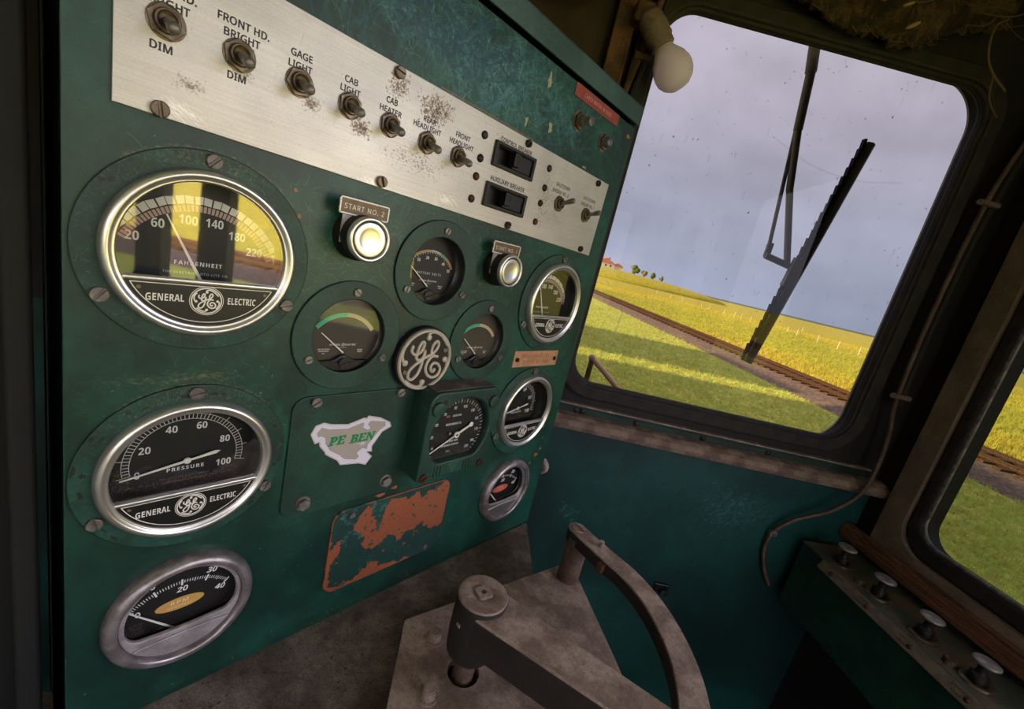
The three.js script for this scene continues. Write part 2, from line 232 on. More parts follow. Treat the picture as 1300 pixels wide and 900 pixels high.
  [[38.5, -362, 3.8, 'rounded tree behind the roof of the distant farmhouse'], [76, -340, 4.2, 'tallest yellowish tree right beside the distant farmhouse'], [83, -338, 3.2, 'second tree from the farmhouse on the rise'], [89.5, -337, 2.8, 'third small tree from the farmhouse on the rise'], [96, -336, 2.2, 'outermost low shrub of the farm row on the rise']].forEach(([x, z, r, l], i) => {
    const t = thing('farm_tree', l, 'tree', 'trees beside the farmhouse'); t.position.set(x, 2.6, z);
    part('trunk', cylY(0.35, 0.22, r * 1.4, 0, -1.5, 0, 8), M.rust, t);
    const gs = []; for (let k = 0; k < 9; k++) { const s = r * rr(0.32, 0.55), a = rr(0, 6.3), d = r * rr(0, 0.5); const g = new THREE.IcosahedronGeometry(s, 2), p = g.attributes.position; for (let n = 0; n < p.count; n++) { const f = 1 + 0.3 * (vnoise(p.getX(n) * 3 + 50, p.getY(n) * 3 + p.getZ(n) * 2 + 50) - 0.5); p.setXYZ(n, p.getX(n) * f, p.getY(n) * f, p.getZ(n) * f); } g.computeVertexNormals(); gs.push(g.translate(d * Math.cos(a), r * rr(0.6, 1.5), d * Math.sin(a))); }
    part('crown', gs, crownM[i % 2], t);
  });
  // parked cars on the track to the left: they keep the evening sun off the cab and shade the grass strip
  function boxcar(z0, z1, top, label) {
    const t = thing('freight_car', label, 'rail car', 'parked freight cars'), l = Math.abs(z1 - z0), zc = (z0 + z1) / 2; t.position.set(-5.2 + 0.1425 * zc, GY, zc); t.rotation.y = ang;
    part('body', [box(2.9, top - GY - 1.15, l, 0, (top - GY - 1.15) / 2 + 1.1, 0), box(3.0, 0.12, l + 0.1, 0, 1.05, 0)], M.rust, t);
    part('roof', ext(poly([[-1.55, 0], [1.55, 0], [0, 0.28]]), l + 0.15, -l / 2 - 0.07).translate(0, top - GY - 0.05, 0), M.brown, t);
    for (const s of [-1, 1]) for (const d of [-0.9, 0.9]) { const z = s * (l / 2 - 1.9) + d; part('axle', rod([-0.9, 0.46, z], [0.9, 0.46, z], 0.08), M.darkSteel, t); for (const x of [-0.72, 0.72]) part('wheel', new THREE.CylinderGeometry(0.46, 0.46, 0.13, 32).rotateZ(Math.PI / 2).translate(x, 0.46, z), M.darkSteel, t); }
  }
  boxcar(24, 7, 1.7, 'brown boxcar parked behind the cab on the next track');
  boxcar(6.2, -14.2, 1.55, 'long brown boxcar parked alongside the cab on the next track');
  boxcar(-15.6, -22.2, 1.35, 'short brown boxcar ahead of the long boxcar');
  boxcar(-24.6, -70, -0.75, 'low brown gondola car ahead of the boxcars');
}

// ---------------------------------------------------------------- the cab shell
const FLOOR = -1.3, CEIL = 0.8;
const FW = new THREE.Group(); FW.rotation.y = rad(3); FW.position.set(-0.0444, 0, -0.8477); FW.updateMatrix();           // front wall frame: x along, y up, z into the cab
const SW = new THREE.Group(); SW.rotation.y = rad(-82); SW.position.set(0.835, 0, -0.85); SW.updateMatrix();     // right wall frame: x from the front corner backwards, z into the cab
const at = (o, F) => { o.position.copy(F.position); o.rotation.copy(F.rotation); return o; };
const structure = (name, label, cat) => { const g = new THREE.Group(); g.name = name; tag(g, label, cat, null, 'structure'); scene.add(g); return g; };
const WIN = { x0: 0.170, x1: 0.755, y0: -0.219, y1: 0.449 };
{
  // front wall
  const wf = at(structure('wall_front', 'dark front wall of the cab round the windshield with teal lower panel', 'wall'), FW);
  const s = poly([[-1.6, -0.30], [0.95, -0.30], [0.95, 0.86], [-1.6, 0.86]]);
  s.holes.push(rrShape(WIN.x1 - WIN.x0 + 0.058, WIN.y1 - WIN.y0 + 0.058, 0.078, (WIN.x0 + WIN.x1) / 2, (WIN.y0 + WIN.y1) / 2, new THREE.Path()));
  part('upper_panel', ext(s, 0.05, -0.05), M.dark, wf);
  { part('bounce_skin', ext(s, 0.004, -0.0545), std({ color: C(0.62, 0.58, 0.46), roughness: 0.6 }), wf); }  // sheet added outside, pale to bounce light onto the wiper
  const tealTex = canvas(2048, 1536, (q) => {
    q.pixels((i, j) => { const n = fbm(i / 220, j / 220, 5), f = fbm(i / 26, j / 26, 3), m = vnoise(i * 0.6, j * 0.6); const c = mix3([16, 72, 69], [9, 45, 46], smooth(0.32, 0.7, n)); const e = 0.84 + 0.2 * f + 0.14 * m; return [c[0] * e, c[1] * e, c[2] * e]; });
    const scuff = (n, x, y, sx, sy, t, dt, l, col, w) => { for (let i = 0; i < n; i++) { const g = () => (rnd() + rnd() + rnd() - 1.5) / 1.5; const a = x + sx * g(), b = y + sy * g(), k = t + dt * g(), d = rr(0.2, 1) * l; q.line([[a, b], [a + d * Math.cos(k), b + d * Math.sin(k)]], rr(0.3, 1) * w, col); } };
    scuff(300, 600, -430, 130, 90, 0.9, 0.9, 14, 'rgba(150,180,185,0.13)', 2.4); for (let i = 0; i < 900; i++) { const g = () => (rnd() + rnd() + rnd() - 1.5) / 1.5; q.blob(590 + 130 * g(), -430 + 85 * g(), rr(0.5, 3.4), `rgba(160,186,190,${rr(0.04, 0.16)})`, rr(0.5, 2), 10, 0.6, rr(0.4, 1.4)); }
    scuff(160, 330, -560, 200, 200, 0.9, 0.8, 18, 'rgba(120,160,165,0.16)', 1.4); scuff(60, 450, -700, 200, 200, 1.1, 0.6, 40, 'rgba(120,150,155,0.14)', 1.2);
    scuff(50, 240, -520, 40, 30, 0.6, 0.8, 14, 'rgba(170,190,195,0.3)', 1.6);
    for (let i = 0; i < 60; i++) q.blob(rr(100, 800), rr(-900, -320), rr(1, 4), 'rgba(8,20,22,0.5)', rr(1, 3), 9, 0.5);
    q.curve([[320, -375], [330, -385], [324, -398], [331, -410]], 1.6, 'rgba(150,70,40,0.6)');
  }, { mm: [-600, -1310, 1.28], repeat: [1 / 1.6, 1 / 1.2, 0.6 / 1.6, 1.31 / 1.2] });
  part('lower_panel', ext(poly([[-1.6, FLOOR - 0.05], [0.95, FLOOR - 0.05], [0.95, -0.30], [-1.6, -0.30]]), 0.05, -0.05), std({ map: tealTex, roughness: 0.5 }), wf);
  // ribs and beams left of the windshield
  part('rust_beam', [box(0.03, 0.9, 0.03, 0.095, 0.4, 0.015), box(0.004, 0.9, 0.034, 0.11, 0.4, 0.015)], M.rust, wf);
  part('flat_panel', box(0.16, 0.9, 0.008, -0.01, 0.4, 0.004), std({ map: texBrown, color: C(0.2, 0.17, 0.13), roughness: 0.8 }), wf);
  part('edge_strip', box(0.005, 0.9, 0.024, 0.126, 0.4, 0.012), M.darkSteel, wf);

  const t1 = at(structure('trim_1', 'dusty ledge with bolted flange strip under the windshield', 'ledge'), FW);
  const lp = [[0, -0.289], [0.02, -0.291], [0.032, -0.297], [0.036, -0.306], [0.032, -0.316], [0.02, -0.321], [0, -0.323]];
  const lg = ext(poly(lp), 1.5, -0.88).rotateY(-Math.PI / 2); part('ledge', lg, std({ map: texDust, color: C(0.72, 0.68, 0.64), roughness: 0.9, bumpMap: texDust, bumpScale: 0.001 }), t1);
  part('flange_strip', [box(1.5, 0.006, 0.012, 0.09, -0.272, 0.006, 0.002), box(1.5, 0.022, 0.003, 0.09, -0.28, 0.0015)], std({ map: texGreen, color: C(0.55, 0.6, 0.62), roughness: 0.6 }), t1);
  part('dust_line', box(1.5, 0.003, 0.014, 0.09, -0.2685, 0.007, 0.001), M.dust, t1);
  for (const x of [0.201, 0.214, 0.33, 0.475, 0.62]) part('bolt', [new THREE.SphereGeometry(0.0075, 16, 8, 0, 6.3, 0, Math.PI / 2).scale(1, 0.6, 1).rotateX(Math.PI / 2).translate(x, -0.2825, 0.002)], M.darkSteel, t1);

  // windshield
  const w1 = at(structure('window_1', 'large rounded windshield with dusty black rubber gasket', 'window'), FW);
  const cx = (WIN.x0 + WIN.x1) / 2, cy = (WIN.y0 + WIN.y1) / 2, ww = WIN.x1 - WIN.x0, wh = WIN.y1 - WIN.y0;
  const ring = (o, i, ro, ri) => { const g = rrShape(ww + 2 * o, wh + 2 * o, ro, cx, cy); g.holes.push(rrShape(ww + 2 * i, wh + 2 * i, ri, cx, cy, new THREE.Path())); return g; };
  part('gasket', [ext(ring(0.034, 0.006, 0.082, 0.056), 0.013, 0.0, 0.005, 16), ext(ring(0.016, 0, 0.066, 0.05), 0.018, -0.010, 0.005, 16)], M.rubber, w1);
  part('outer_frame', ext(ring(0.075, 0.05, 0.12, 0.1), 0.02, -0.06, 0.003, 16), M.darkSteel, w1);
  const specks = (n, streak) => (q) => { q.c.fillStyle = '#fff'; q.c.fillRect(0, 0, q.w, q.h); q.pixels((i, j) => { const f = fbm(i / 90, j / 90, 4), v = 255 * (0.93 + 0.07 * f); return [v, v, v]; }); for (let i = 0; i < n; i++) { const a = rr(0, 600), b = rr(0, 680), k = rnd(); q.blob(a, b, rr(0.4, 1.3), `rgba(60,50,60,${rr(0.3, 0.9)})`, rr(0.3, 0.8) * (k > 0.85 ? 3.2 : 1), 7, 0.4, k > 0.85 ? -0.5 : 0); } q.curve([[240, 520], [330, 490], [420, 485], [500, 500]], 2.5, 'rgba(200,185,170,0.25)'); for (let i = 0; i < streak; i++) { const x = rr(0, 600), y = rr(0, 660); q.line([[x, y], [x + rr(-3, 3), y + rr(4, 16)]], 0.7, 'rgba(110,100,105,0.35)'); } };
  const paneTex = canvas(1024, 1152, specks(340, 60), { mm: [0, 0, 1.69], repeat: [1 / 0.605, 1 / 0.68, -WIN.x0 / 0.605, -WIN.y0 / 0.68] });
  M.pane = new THREE.MeshPhysicalMaterial({ map: paneTex, color: C(0.114, 0.110, 0.114), transmission: 1, thickness: 0, roughness: 0.02, ior: 1.5, specularIntensity: 0.2 });
  part('pane', new THREE.ShapeGeometry(rrShape(ww + 0.006, wh + 0.006, 0.053, cx, cy), 24).translate(0, 0, -0.004), M.pane, w1, true);

  // right wall with window openings
  const wr = at(structure('wall_right', 'dark steel side wall of the cab with a row of windows', 'wall'), SW);
  const sr = poly([[-0.08, FLOOR - 0.05], [2.75, FLOOR - 0.05], [2.75, CEIL + 0.06], [-0.08, CEIL + 0.06]]);
  const holes = [[0.06, 0.392, -0.362, 0.46], [0.53, 1.125, -0.362, 0.46], [1.205, 1.325, -0.362, 0.46], [1.385, 1.95, -0.362, 0.46], [2.03, 2.62, FLOOR + 0.01, 0.56]];  // last opening is an added doorway that brightens the interior
  for (const [a, b, c, d] of holes) sr.holes.push(rrShape(b - a, d - c, 0.045, (a + b) / 2, (c + d) / 2, new THREE.Path()));
  part('sheet', ext(sr, 0.05, -0.05), M.dark, wr);
  const w2 = at(structure('window_2', 'side window in a flat brown frame beside the engine driver', 'window'), SW);
  const frame = rrShape(0.452, 0.90, 0.004, 0.226, 0.045); frame.holes.push(rrShape(0.362, 0.862, 0.055, 0.2255, 0.048, new THREE.Path()));
  part('frame', ext(frame, 0.012, 0.0, 0.001), M.brown, w2);
  const gk = rrShape(0.358, 0.858, 0.055, 0.2255, 0.048); gk.holes.push(rrShape(0.315, 0.806, 0.04, 0.2255, 0.052, new THREE.Path()));
  part('gasket', ext(gk, 0.018, -0.012, 0.005, 16), M.rubber, w2);
  const bead = rrShape(0.318, 0.81, 0.042, 0.2255, 0.052); bead.holes.push(rrShape(0.305, 0.796, 0.036, 0.2255, 0.052, new THREE.Path()));
  part('metal_bead', ext(bead, 0.006, -0.004, 0.002, 16), M.steel, w2);
  M.pane2 = new THREE.MeshPhysicalMaterial({ map: canvas(512, 1024, specks(120, 40), { mm: [0, 0, 1.5], repeat: [1 / 0.34, 1 / 0.68] }), color: C(0.075, 0.08, 0.078), transmission: 1, thickness: 0, roughness: 0.02, ior: 1.5, specularIntensity: 0.5 });
  part('pane', new THREE.ShapeGeometry(rrShape(0.318, 0.808, 0.04, 0.2255, 0.052), 16).translate(0, 0, -0.006), M.pane2, w2, true);
  // the open sliding window behind it, and the fixed pane farther back
  const w3 = at(structure('window_3', 'slid open side window with bare steel channel', 'window'), SW);
  const ch = rrShape(0.61, 0.836, 0.05, 0.8275, 0.049); ch.holes.push(rrShape(0.585, 0.812, 0.04, 0.8275, 0.049, new THREE.Path())); part('channel', ext(ch, 0.02, -0.02, 0.003, 12), M.darkSteel, w3);
  const w4 = at(structure('window_4', 'narrow open gap between the side window posts', 'window'), SW);
  const c4 = rrShape(0.13, 0.836, 0.05, 1.265, 0.049); c4.holes.push(rrShape(0.112, 0.812, 0.04, 1.265, 0.049, new THREE.Path())); part('channel', ext(c4, 0.02, -0.02, 0.003, 12), M.darkSteel, w4);
  const w5 = at(structure('window_5', 'fixed rear side window with hazy pane', 'window'), SW);
  const c5 = rrShape(0.58, 0.836, 0.05, 1.6675, 0.049); c5.holes.push(rrShape(0.55, 0.806, 0.04, 1.6675, 0.049, new THREE.Path())); part('gasket', ext(c5, 0.024, -0.016, 0.005, 12), M.rubber, w5);
  part('pane', new THREE.ShapeGeometry(rrShape(0.556, 0.812, 0.04, 1.6675, 0.049), 12).translate(0, 0, -0.006), new THREE.MeshPhysicalMaterial({ color: C(0.5, 0.52, 0.5), transmission: 1, thickness: 0, roughness: 0.02, ior: 1.5 }), w5);
  // worn wooden sill
  const woodTex = canvas(2048, 256, (q) => { q.pixels((i, j) => { const g = fbm(i / 160, j / 5 + 3 * fbm(i / 130, j / 60, 2), 4), k = fbm(i / 50, j / 14, 3); const c = mix3([126, 84, 58], [74, 46, 32], smooth(0.35, 0.7, g)); const e = 0.8 + 0.4 * k; return [c[0] * e, c[1] * e, c[2] * e]; }); for (let i = 0; i < 46; i++) { const x = rr(0, 2048), y = rr(0, 256), l = rr(20, 120); q.line([[x, y], [x + l, y + rr(-3, 3)]], rr(1.5, 5), 'rgba(28,16,10,0.75)'); } for (let i = 0; i < 12; i++) q.blob(rr(0, 2048), rr(0, 256), rr(4, 12), 'rgba(26,14,8,0.8)', rr(3, 7)); }, { repeat: [1, 1 / 0.06] });
  const t2 = at(structure('trim_2', 'split weathered wooden sill strip under the side windows', 'sill'), SW);
  part('sill_board', [box(1.9, 0.026, 0.034, 0.905, -0.4175, 0.017, 0.003), box(1.9, 0.008, 0.012, 0.905, -0.402, 0.022, 0.002)], std({ map: woodTex, roughness: 0.8, bumpMap: woodTex, bumpScale: 0.0012 }), t2);

  // unseen rest of the room behind the camera, openings added to let light in
  const wl = structure('wall_left', 'unseen steel wall on the far side of the cab made pale to bounce light', 'wall'); { const q = poly([[-2.1, FLOOR - 0.05], [1.0, FLOOR - 0.05], [1.0, CEIL + 0.06], [-2.1, CEIL + 0.06]]); q.holes.push(rrShape(0.8, 0.8, 0.05, -0.55, 0.1, new THREE.Path())); q.holes.push(rrShape(0.7, 0.8, 0.05, -1.4, 0.1, new THREE.Path())); part('sheet', ext(q, 0.05, 0).rotateY(Math.PI / 2).translate(-1.5, 0, 0), M.pale, wl); }
  for (const [z, w, n, l] of [[0.55, 0.8, 'window_8', 'unseen front opening of the far cab side added to let light in'], [1.4, 0.7, 'window_9', 'unseen opening of the far cab side by the rear wall added to let light in']]) { const g = structure(n, l, 'window'), c = rrShape(w + 0.03, 0.83, 0.06, -z, 0.1); c.holes.push(rrShape(w - 0.02, 0.78, 0.05, -z, 0.1, new THREE.Path())); part('gasket', ext(c, 0.03, 0.03, 0.004).rotateY(Math.PI / 2).translate(-1.5, 0, 0), M.rubber, g); }  // frames of unseen openings added on the far side as light sources
  const wb = structure('wall_rear', 'unseen rear wall of the cab made pale to bounce light with two added openings', 'wall');
  const sb = poly([[-1.5, FLOOR - 0.05], [1.5, FLOOR - 0.05], [1.5, CEIL + 0.06], [-1.5, CEIL + 0.06]]); sb.holes.push(rrShape(0.7, 0.8, 0.06, 0.62, 0.1, new THREE.Path())); sb.holes.push(rrShape(0.7, 0.8, 0.06, -0.42, 0.1, new THREE.Path()));
  part('sheet', ext(sb, 0.05, 1.80), M.pale, wb);
  for (const [x, l, n] of [[0.62, 'unseen rear opening next to the side doorway added to let light in', 'window_6'], [-0.42, 'unseen opening in the middle of the rear wall added to let light in', 'window_7']]) { const w6 = structure(n, l, 'window'); const c6 = rrShape(0.73, 0.83, 0.07, x, 0.1); c6.holes.push(rrShape(0.67, 0.77, 0.05, x, 0.1, new THREE.Path())); part('gasket', ext(c6, 0.03, 1.79, 0.005, 12), M.rubber, w6); }  // rear openings added without panes so more daylight comes in
  { const d1 = at(structure('door_1', 'unseen open doorway added to the cab side to let light in', 'door'), SW); const c7 = poly([[1.99, FLOOR], [2.66, FLOOR], [2.66, 0.60], [1.99, 0.60]]); c7.holes.push(rrShape(0.58, 1.84, 0.004, 2.325, -0.372, new THREE.Path())); part('door_frame', ext(c7, 0.03, -0.025, 0.004), M.brown, d1); }  // doorway added out of view to brighten the panel
  const fl = structure('floor', 'grimy dark cab floor', 'floor'); part('deck', box(3.1, 0.06, 3.1, 0, FLOOR - 0.03, 0.5), M.soil, fl);
  const ce = structure('ceiling', 'unseen cab ceiling made pale to bounce light', 'ceiling'); part('sheet', box(3.2, 0.06, 3.3, 0, CEIL + 0.03, 0.45), M.pale, ce);
  // underframe of the engine carries the cab
  const uf = structure('engine_underframe', 'steel underframe of the engine below the cab floor', 'underframe'); part('frame', [box(2.7, 0.5, 14, 0, FLOOR - 0.33, 3, 0.02), box(2.2, 0.5, 3, 0, FLOOR - 0.9, 1), box(2.2, 0.5, 3, 0, FLOOR - 0.9, 7)], M.darkSteel, uf);
}

// ---------------------------------------------------------------- control stand
const PAN = { u0: 0.016, u1: 0.523, v0: -0.399, v1: 0.1815 };
const BIGH = [[0.079, -0.0467], [0.078, -0.1936], [0.4437, -0.0526], [0.4424, -0.1984]], RPMH = [[0.0787, -0.3125], [0.4419, -0.3168]], SMALLH = [[0.2584, -0.0349], [0.181, -0.0981], [0.3357, -0.1023]];
{
  const cs = thing('control_stand', 'green painted steel control stand holding the gauges and switches', 'control stand'); onPanel(cs, 0, 0, 0);
  const s = poly([[PAN.u0, PAN.v0], [PAN.u1, PAN.v0], [PAN.u1, PAN.v1], [PAN.u0, PAN.v1]]);
  for (const [u, v] of BIGH) s.holes.push(circ(0.0445, u, v)); for (const [u, v] of RPMH) s.holes.push(circ(0.0405, u, v)); for (const [u, v] of [[0.323, 0.0816], [0.3218, 0.0448]]) s.holes.push(rrShape(0.0545, 0.0185, 0.001, u, v, new THREE.Path())); for (const [u, v] of SMALLH) s.holes.push(circ(0.0335, u, v));
  const W = 0.507, H = 0.5805, px = 3.9;
  const tex = canvas(1977, 2048, (q) => {
    const hx = 2048 / 580.5;
    q.pixels((i, j) => { const n = fbm(i / 260, j / 260, 5), f = fbm(i / 24, j / 24, 3), m = vnoise(i * 0.8, j * 0.8); const c = mix3([24, 70, 58], [12, 45, 37], smooth(0.3, 0.7, n)); const e = 0.74 + 0.36 * f + 0.22 * m; return [c[0] * e, c[1] * e, c[2] * e]; });
    const g = () => (rnd() + rnd() + rnd() - 1.5) / 1.5;
    const web = (n, x, y, sx, sy, l, col, w) => { for (let i = 0; i < n; i++) { const a = x + sx * g(), b = y + sy * g(), t = rr(0, 6.3), k = rr(-1.6, 1.6), d = rr(0.3, 1) * l; const p = []; for (let z = 0; z <= 6; z++) { const tt = t + k * z / 6; p.push([(p.length ? p[p.length - 1][0] : a) + d / 6 * Math.cos(tt), (p.length ? p[p.length - 1][1] : b) + d / 6 * Math.sin(tt)]); } q.line(p, rr(0.4, 1) * w, col); } };
    web(520, 280, 150, 260, 40, 60, 'rgba(60,110,128,0.16)', 5); web(800, 280, 150, 260, 55, 30, 'rgba(120,172,178,0.24)', 0.7); web(260, 300, 140, 240, 60, 16, 'rgba(165,205,208,0.34)', 0.5); web(220, 240, 150, 120, 30, 30, 'rgba(20,60,80,0.35)', 2.2);
    web(900, 270, -20, 260, 70, 14, 'rgba(130,175,158,0.3)', 0.5); web(1100, 270, -150, 260, 250, 9, 'rgba(130,170,158,0.26)', 0.45); for (let i = 0; i < 260; i++) q.blob(rr(18, 520), rr(-398, 180), rr(2, 10), rnd() < 0.5 ? 'rgba(10,44,34,0.14)' : 'rgba(64,116,100,0.12)', rr(2, 8), 16, 0.4); web(240, 270, -200, 260, 220, 6, 'rgba(6,24,20,0.4)', 0.5);
    // oily dark patches, drips, rust chips, dust
    for (const [x, y, r, ry] of [[140, -140, 10, 22], [245, -175, 8, 26], [150, -170, 7, 12], [165, -315, 9, 11], [265, -150, 12, 8]]) q.blob(x, y, r, 'rgba(6,36,26,0.42)', ry, 26, 0.3);
    for (let i = 0; i < 620; i++) q.blob(rr(20, 520), rr(-398, 180), rr(0.2, 0.9), rnd() < 0.5 ? 'rgba(200,200,185,0.45)' : 'rgba(120,70,40,0.5)', rr(0.2, 0.7), 8, 0.5);
    for (let i = 0; i < 26; i++) q.blob(rr(110, 330), -395 + 12 * rnd() * rnd(), rr(0.4, 2), 'rgba(150,84,50,0.8)', rr(0.4, 1.2), 9, 0.5);
    for (const [x, y, r, ry] of [[498, -277, 4.5, 2.6], [506, -268, 2.5, 1.6], [489, -288, 2, 2], [505, -250, 1.6, 1], [160, -232, 3, 1.6], [255, -262, 4, 2], [240, -266, 5, 2], [127, 5, 1.6, 1.2], [131, -12, 1.5, 1.5], [515, 168, 4, 2.5]]) q.blob(x, y, r, 'rgba(178,96,56,0.9)', ry, 12, 0.45);
    for (const [x, y, r, ry] of [[350, 165, 2.5, 8], [366, 128, 3, 4], [330, 120, 2, 5], [440, 110, 4, 1.5]]) q.blob(x, y, r, 'rgba(196,182,140,0.8)', ry, 12, 0.5);
    for (let i = 0; i < 500; i++) { const k = [[79, -46.7], [78, -193.6]][i % 2], t = rr(0.7, 2.3), r = 61 + g() * 2.6; q.blob(k[0] + r * Math.cos(t), k[1] + r * Math.sin(t), rr(0.3, 1.5), `rgba(110,96,70,${rr(0.15, 0.5)})`, rr(0.3, 0.8), 8, 0.5); }
    for (let i = 0; i < 16; i++) { const t = rr(-0.8, 3.9), r = 57 + 4 * rnd(); q.blob(78 + r * Math.cos(t), -193.6 + r * Math.sin(t), rr(1, 4), 'rgba(14,22,22,0.85)', rr(0.6, 1.6), 10, 0.5, t + 1.5); }
    for (let i = 0; i < 340; i++) q.blob(70 + 60 * g(), -128 + 7 * g(), rr(0.3, 2.2), `rgba(128,112,84,${rr(0.08, 0.32)})`, rr(0.2, 0.8), 8, 0.6, rr(-0.4, 0.6));
    q.line([[228, 110], [300, 109.5], [345, 108.6]], 1.3, 'rgba(150,96,60,0.7)');
    for (let i = 0; i < 160; i++) q.line([[rr(20, 140), rr(-200, 180)], [rr(20, 140), rr(-200, 180)]].map((p, k, A) => k ? [A[0][0] + rr(-6, 6), A[0][1] + rr(-6, 6)] : p), 0.25, 'rgba(150,180,170,0.2)');
  }, { mm: [16, -399, 2048 / 580.5], repeat: [1 / (1977 / 2048 * 0.5805), 1 / H, -PAN.u0 / (1977 / 2048 * 0.5805), -PAN.v0 / H] });
  M.panel = std({ map: tex, roughness: 0.42, bumpMap: tex, bumpScale: 0.00015 });
  part('front_panel', ext(s, 0.003, -0.003, 0.0006), M.panel, cs, true);
  part('edge_lip', [box(0.004, 0.58, 0.012, PAN.u1 + 0.001, (PAN.v0 + PAN.v1) / 2, -0.006, 0.0012)], M.green, cs);
  part('casing', [box(0.003, 0.80, 0.24, PAN.u1 - 0.003, -0.2055, -0.125), box(0.003, 0.80, 0.24, PAN.u0 + 0.003, -0.2055, -0.125), box(0.507, 0.80, 0.003, 0.2695, -0.2055, -0.247)], M.green, cs);
  const capTex = paintTex(1024, 0.3, [66, 92, 96], [42, 70, 72], { freq: 6, spk: 0.2, scratch: 500, sCol: 'rgba(150,180,180,0.22)', chips: 30, chipCol: 'rgba(150,92,60,0.8)' });
  part('top_cap', [box(0.512, 0.003, 0.25, 0.2705, 0.2055, -0.1215, 0.001), box(0.512, 0.0215, 0.003, 0.2705, 0.1962, 0.002, 0.001), box(0.003, 0.0215, 0.25, 0.5255, 0.1962, -0.1215, 0.001), box(0.003, 0.0215, 0.25, 0.0155, 0.1962, -0.1215, 0.001), box(0.512, 0.0215, 0.003, 0.2705, 0.1962, -0.245, 0.001)], std({ map: capTex, roughness: 0.5 }), cs);
  // lower body and the dusty shelf
}
const polyXZ = (pts, y0, y1, bev = 0) => ext(poly(pts.map(([x, z]) => [x, -z])), y1 - y0, 0, bev).rotateX(-Math.PI / 2).translate(0, y0, 0);
{
  const body = single('pedestal_cabinet', polyXZ([[0.0835, -0.606], [0.097, -0.470], [0.118, -0.28], [0.11, -0.06], [-0.16, 0.02], [-0.30, -0.15], [-0.245, -0.215]], FLOOR, -0.4015), M.dark, 'dark cabinet under the dusty shelf carrying the control stand', 'cabinet');
  const shelf = single('dusty_shelf', polyXZ([[0.0835, -0.6065], [0.098, -0.470], [0.121, -0.28], [0.112, -0.055], [-0.162, 0.025], [-0.305, -0.148], [-0.246, -0.2165]], -0.4015, -0.399, 0.0004), M.soil, 'grey brown shelf caked in dirt along the foot of the gauge panel', 'shelf');
  const lk = single('dark_filler_box', [box(0.62, 1.9, 0.20, -0.305, -0.32, -0.13, 0.004), box(0.012, 1.9, 0.022, 0.000, -0.32, -0.022, 0.003)], std({ map: texDark, color: C(0.35, 0.42, 0.3), roughness: 0.8 }), 'added dark olive locker standing left of the gauge panel', 'filler'); onPanel(lk, 0, 0, -0.01); lk.position.y = 0;  // made-up box, its dark colour stands in for the darkness beside the panel
}

{ const st = []; for (let i = 0; i < 46; i++) { const x = -0.035 + 0.03 * (rnd() - 0.5), y = 0.005 + 0.05 * (rnd() - 0.5), a = rr(0.9, 2.2), l = rr(0.008, 0.03); st.push(tube([[x, y, 0], [x + l * 0.5 * Math.cos(a), y + l * 0.5 * Math.sin(a), rr(0.001, 0.004)], [x + l * Math.cos(a + 0.5), y + l * Math.sin(a + 0.5), 0.002]], 0.00022, 6, 4)); }
  const w = single('cobweb_tuft', st, std({ color: C(0.16, 0.15, 0.05), roughness: 1 }), 'tuft of dusty cobweb fibres stuck to the dark locker', 'cobweb'); onPanel(w, 0, 0, -0.008); w.position.y = 0; }
// ---------------------------------------------------------------- monogram strokes shared by badge and dials (unit circle)
const MONO = {
  lines: [[[-0.57, 0.45], [-0.59, 0.32], [-0.49, 0.20], [-0.37, 0.18]], [[-0.08, 0.31], [-0.08, 0.17], [-0.15, 0.04], [-0.27, 0.00], [-0.38, 0.08], [-0.37, 0.18], [-0.24, 0.28], [-0.17, 0.42], [-0.16, 0.58], [-0.24, 0.60], [-0.33, 0.45], [-0.37, 0.26], [-0.38, 0.08]],
    [[-0.08, 0.31], [-0.11, 0.07], [-0.15, -0.27], [-0.25, -0.51], [-0.43, -0.65], [-0.56, -0.57], [-0.56, -0.36], [-0.41, -0.18], [-0.23, -0.05], [-0.03, 0.08], [0.18, 0.17]],
    [[0.45, 0.11], [0.30, 0.14], [0.20, 0.22], [0.18, 0.40], [0.25, 0.57], [0.35, 0.63], [0.41, 0.55], [0.37, 0.36], [0.26, 0.24], [0.20, 0.21]],
    [[0.30, 0.14], [0.16, 0.04], [0.07, -0.14], [0.08, -0.36], [0.20, -0.54], [0.40, -0.62], [0.60, -0.54], [0.66, -0.34], [0.54, -0.16], [0.37, -0.12], [0.27, -0.21], [0.28, -0.35], [0.38, -0.42], [0.43, -0.35]]],
  curls: [[[-0.02, 0.75], [-0.06, 0.83], [0.03, 0.92], [0.21, 0.93], [0.49, 0.80], [0.80, 0.49]], [[0.79, 0.00], [0.90, -0.08], [0.92, -0.24], [0.87, -0.42], [0.73, -0.64]], [[0.03, -0.77], [-0.00, -0.86], [-0.17, -0.92], [-0.42, -0.83], [-0.68, -0.66]], [[-0.76, -0.08], [-0.86, 0.01], [-0.91, 0.17], [-0.88, 0.40], [-0.74, 0.62]]],
};
function drawMono(q, x, y, r, col, bg) {
  q.dot(x, y, r, bg); q.ring(x, y, r * 0.99, r * 0.10, col); q.ring(x, y, r * 1.12, r * 0.05, col);
  for (const l of MONO.lines) q.curve(l.map(([a, b]) => [x + a * r * 0.92, y + b * r * 0.92]), r * 0.11, col);
  for (const l of MONO.curls) { q.curve(l.map(([a, b]) => [x + a * r * 0.92, y + b * r * 0.92]), r * 0.10, col); q.dot(x + l[0][0] * r * 0.92, y + l[0][1] * r * 0.92, r * 0.10, col); }
}
const pol = (cx, cy, r, deg) => [cx + r * Math.sin(rad(deg)), cy + r * Math.cos(rad(deg))];
